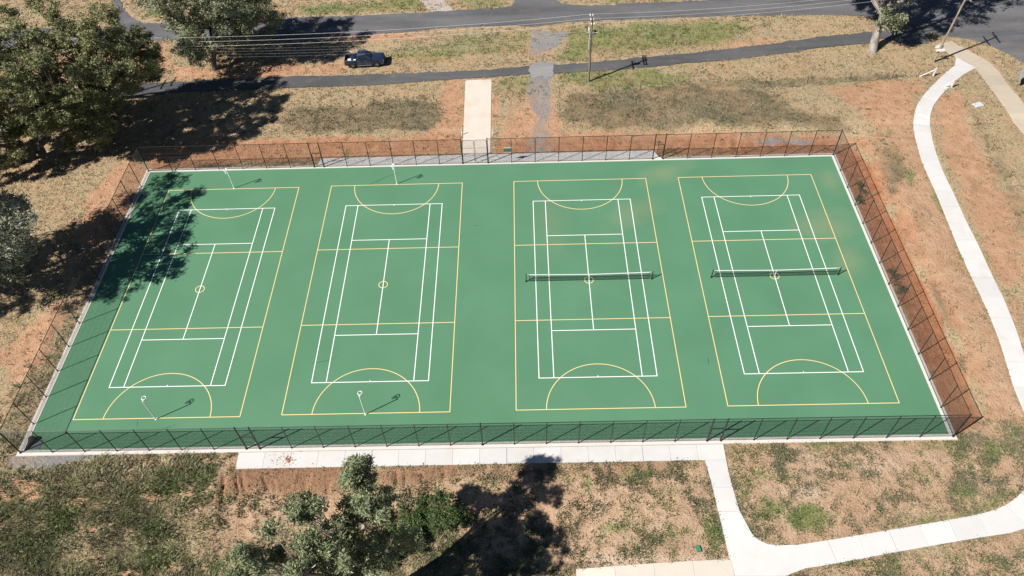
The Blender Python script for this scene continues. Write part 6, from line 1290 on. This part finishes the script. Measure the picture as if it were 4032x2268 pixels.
p = SPOT['yellow']; root = empty("yellow_marker", (p[0], p[1], gz(p) + .1), .4); tag(root, "small yellow marker in the grass at the foot of the bank", "marker")
MB().box((0, 0, .06), (.26, .03, .2)).build("flap", simple("marker_yellow", (.7, .5, .06), .6), root); MB().tube((0, .02, -.2), (0, .02, .1), .012, n=5).build("peg", M['galv'], root)
p = SPOT['red']; root = empty("drink_can", (p[0], p[1], gz(p) + .05), .7); tag(root, "crushed red and white can on the soil below the front path", "can")
MB().lathe([(0, -.09), (.05, -.09), (.055, -.05), (.04, 0), (.055, .05), (.05, .09), (0, .09)], (0, 0, .04), 10, 'Y').build("can_body", simple("can_red", (.5, .05, .06), .4), root, True)
MB().lathe([(.056, -.02), (.056, .03)], (0, 0, .04), 10, 'Y').build("can_band", M['whitep'], root, True)
# rolled black net bundle and flat grey lattice of crossed strips in the front left corner
root = empty("net_bundle", (-39.98, -17.75, 0), R(70)); tag(root, "black rolled net bundle slumped in the front left court corner", "bundle")
V, Fq = [], []
prof = [(-.75, .03), (-.6, .09), (-.3, .15), (0, .22), (.3, .32), (.5, .33), (.65, .22), (.72, .05)]
for i, (x, r_) in enumerate(prof):
    for k in range(14):
        a_ = 2 * math.pi * k / 14; rr = r_ * (1 + .12 * math.sin(3 * a_ + i) + .06 * math.sin(7 * a_ + 2 * i))
        V.append((x, rr * math.cos(a_), max(.004, r_ * .8 + rr * .9 * math.sin(a_))))
for i in range(len(prof) - 1):
    for k in range(14): Fq.append((i * 14 + k, (i + 1) * 14 + k, (i + 1) * 14 + (k + 1) % 14, i * 14 + (k + 1) % 14))
MB().add(V, Fq).build("rolled_net", M['netblack'], root, True)
MB().ring((-.3, 0, .13), .16, .02, 16, 5).build("tie_cord", M['netblack'], root, True)
root = empty("grey_lattice", (-39.5, -17.78, 0.004)); tag(root, "grey mesh lattice lying flat in the front left court corner", "mat")
m = MB()
for i in range(17): m.box((-.46 + .92 * i / 16, 0, .012), (.026, .92, .012))
for i in range(17): m.box((0, -.46 + .92 * i / 16, .026), (.92, .026, .012))
m.build("lattice_strips", simple("lattice_grey", (.14, .155, .18), .7), root)
MB().box((0, -.475, .02), (.98, .03, .034)).box((0, .475, .02), (.98, .03, .034)).build("lattice_edge", M['galv'], root)
# clay dropped on the front path, bark and pale stones
def crumbs(name, label, n, c, sp, size, mat, seed, zoff=None):
    g = random.Random(seed); m = MB()
    for _ in range(n):
        x = c[0] + g.gauss(0, sp[0]); y = c[1] + g.gauss(0, sp[1]); s = size * g.uniform(.35, 1.3)
        z = zoff if zoff is not None else gz((x, y))
        vs = []
        for k in range(5):
            a_ = k * 1.2566 + g.uniform(-.3, .3); vs.append((x + s * math.cos(a_) * g.uniform(.7, 1.2), y + s * math.sin(a_) * g.uniform(.7, 1.2), z))
        vs.append((x, y, z + s * .6)); m.add(vs, [(k, (k + 1) % 5, 5) for k in range(5)])
    o = m.build(name, mat); o['kind'] = 'stuff'; tag(o, label, "soil"); return o
crumbs("clay_crumbs", "red clay crumbs spilled on the front concrete path", 90, (-16.9, -19.65), (.75, .35), .055, M['clay'], 3, 0.002)
crumbs("clay_heap", "small heap of red clay in the middle of the spill", 26, (-16.75, -19.65), (.16, .14), .10, M['clay'], 4, 0.002)

def clods():
    g = np.random.default_rng(77); x = g.uniform(-25, 20, 26000); y = g.uniform(-31, -20.4, 26000)
    m = masks(x, y); pdd = paved_dist(x, y); k = (g.uniform(0, 1, len(x)) < (m['brown'] * .5 + m['soil'] * m['pink'] * .06)) & (pdd < -.05)
    x, y, pdd = x[k], y[k], pdd[k]; m = {c: v[k] for c, v in m.items()}
    z = H(x, y) + rough(x, y, pdd, m); n = len(x); s = g.uniform(.02, .075, n) * g.uniform(.5, 1.6, n)
    a = g.uniform(0, 6.28, n); V = []
    for q in range(4): V.append(np.c_[x + s * np.cos(a + q * 1.571) * g.uniform(.7, 1.3, n), y + s * np.sin(a + q * 1.571), z - .02])
    V.append(np.c_[x, y, z + s * .8]); V = np.stack(V, 1).reshape(-1, 3)
    b = np.arange(n)[:, None] * 5; F = np.concatenate([b + np.array([[q, (q + 1) % 4, 4]]) for q in range(4)])
    o = put("soil_clods", np_mesh("soil_clods", V, F), None, simple("brown_clods", (.27, .155, .092), .95, var=.35, scale=9)); o['kind'] = 'stuff'
    tag(o, "crumbly brown clods on the eroded bank below the front path", "soil")
clods()
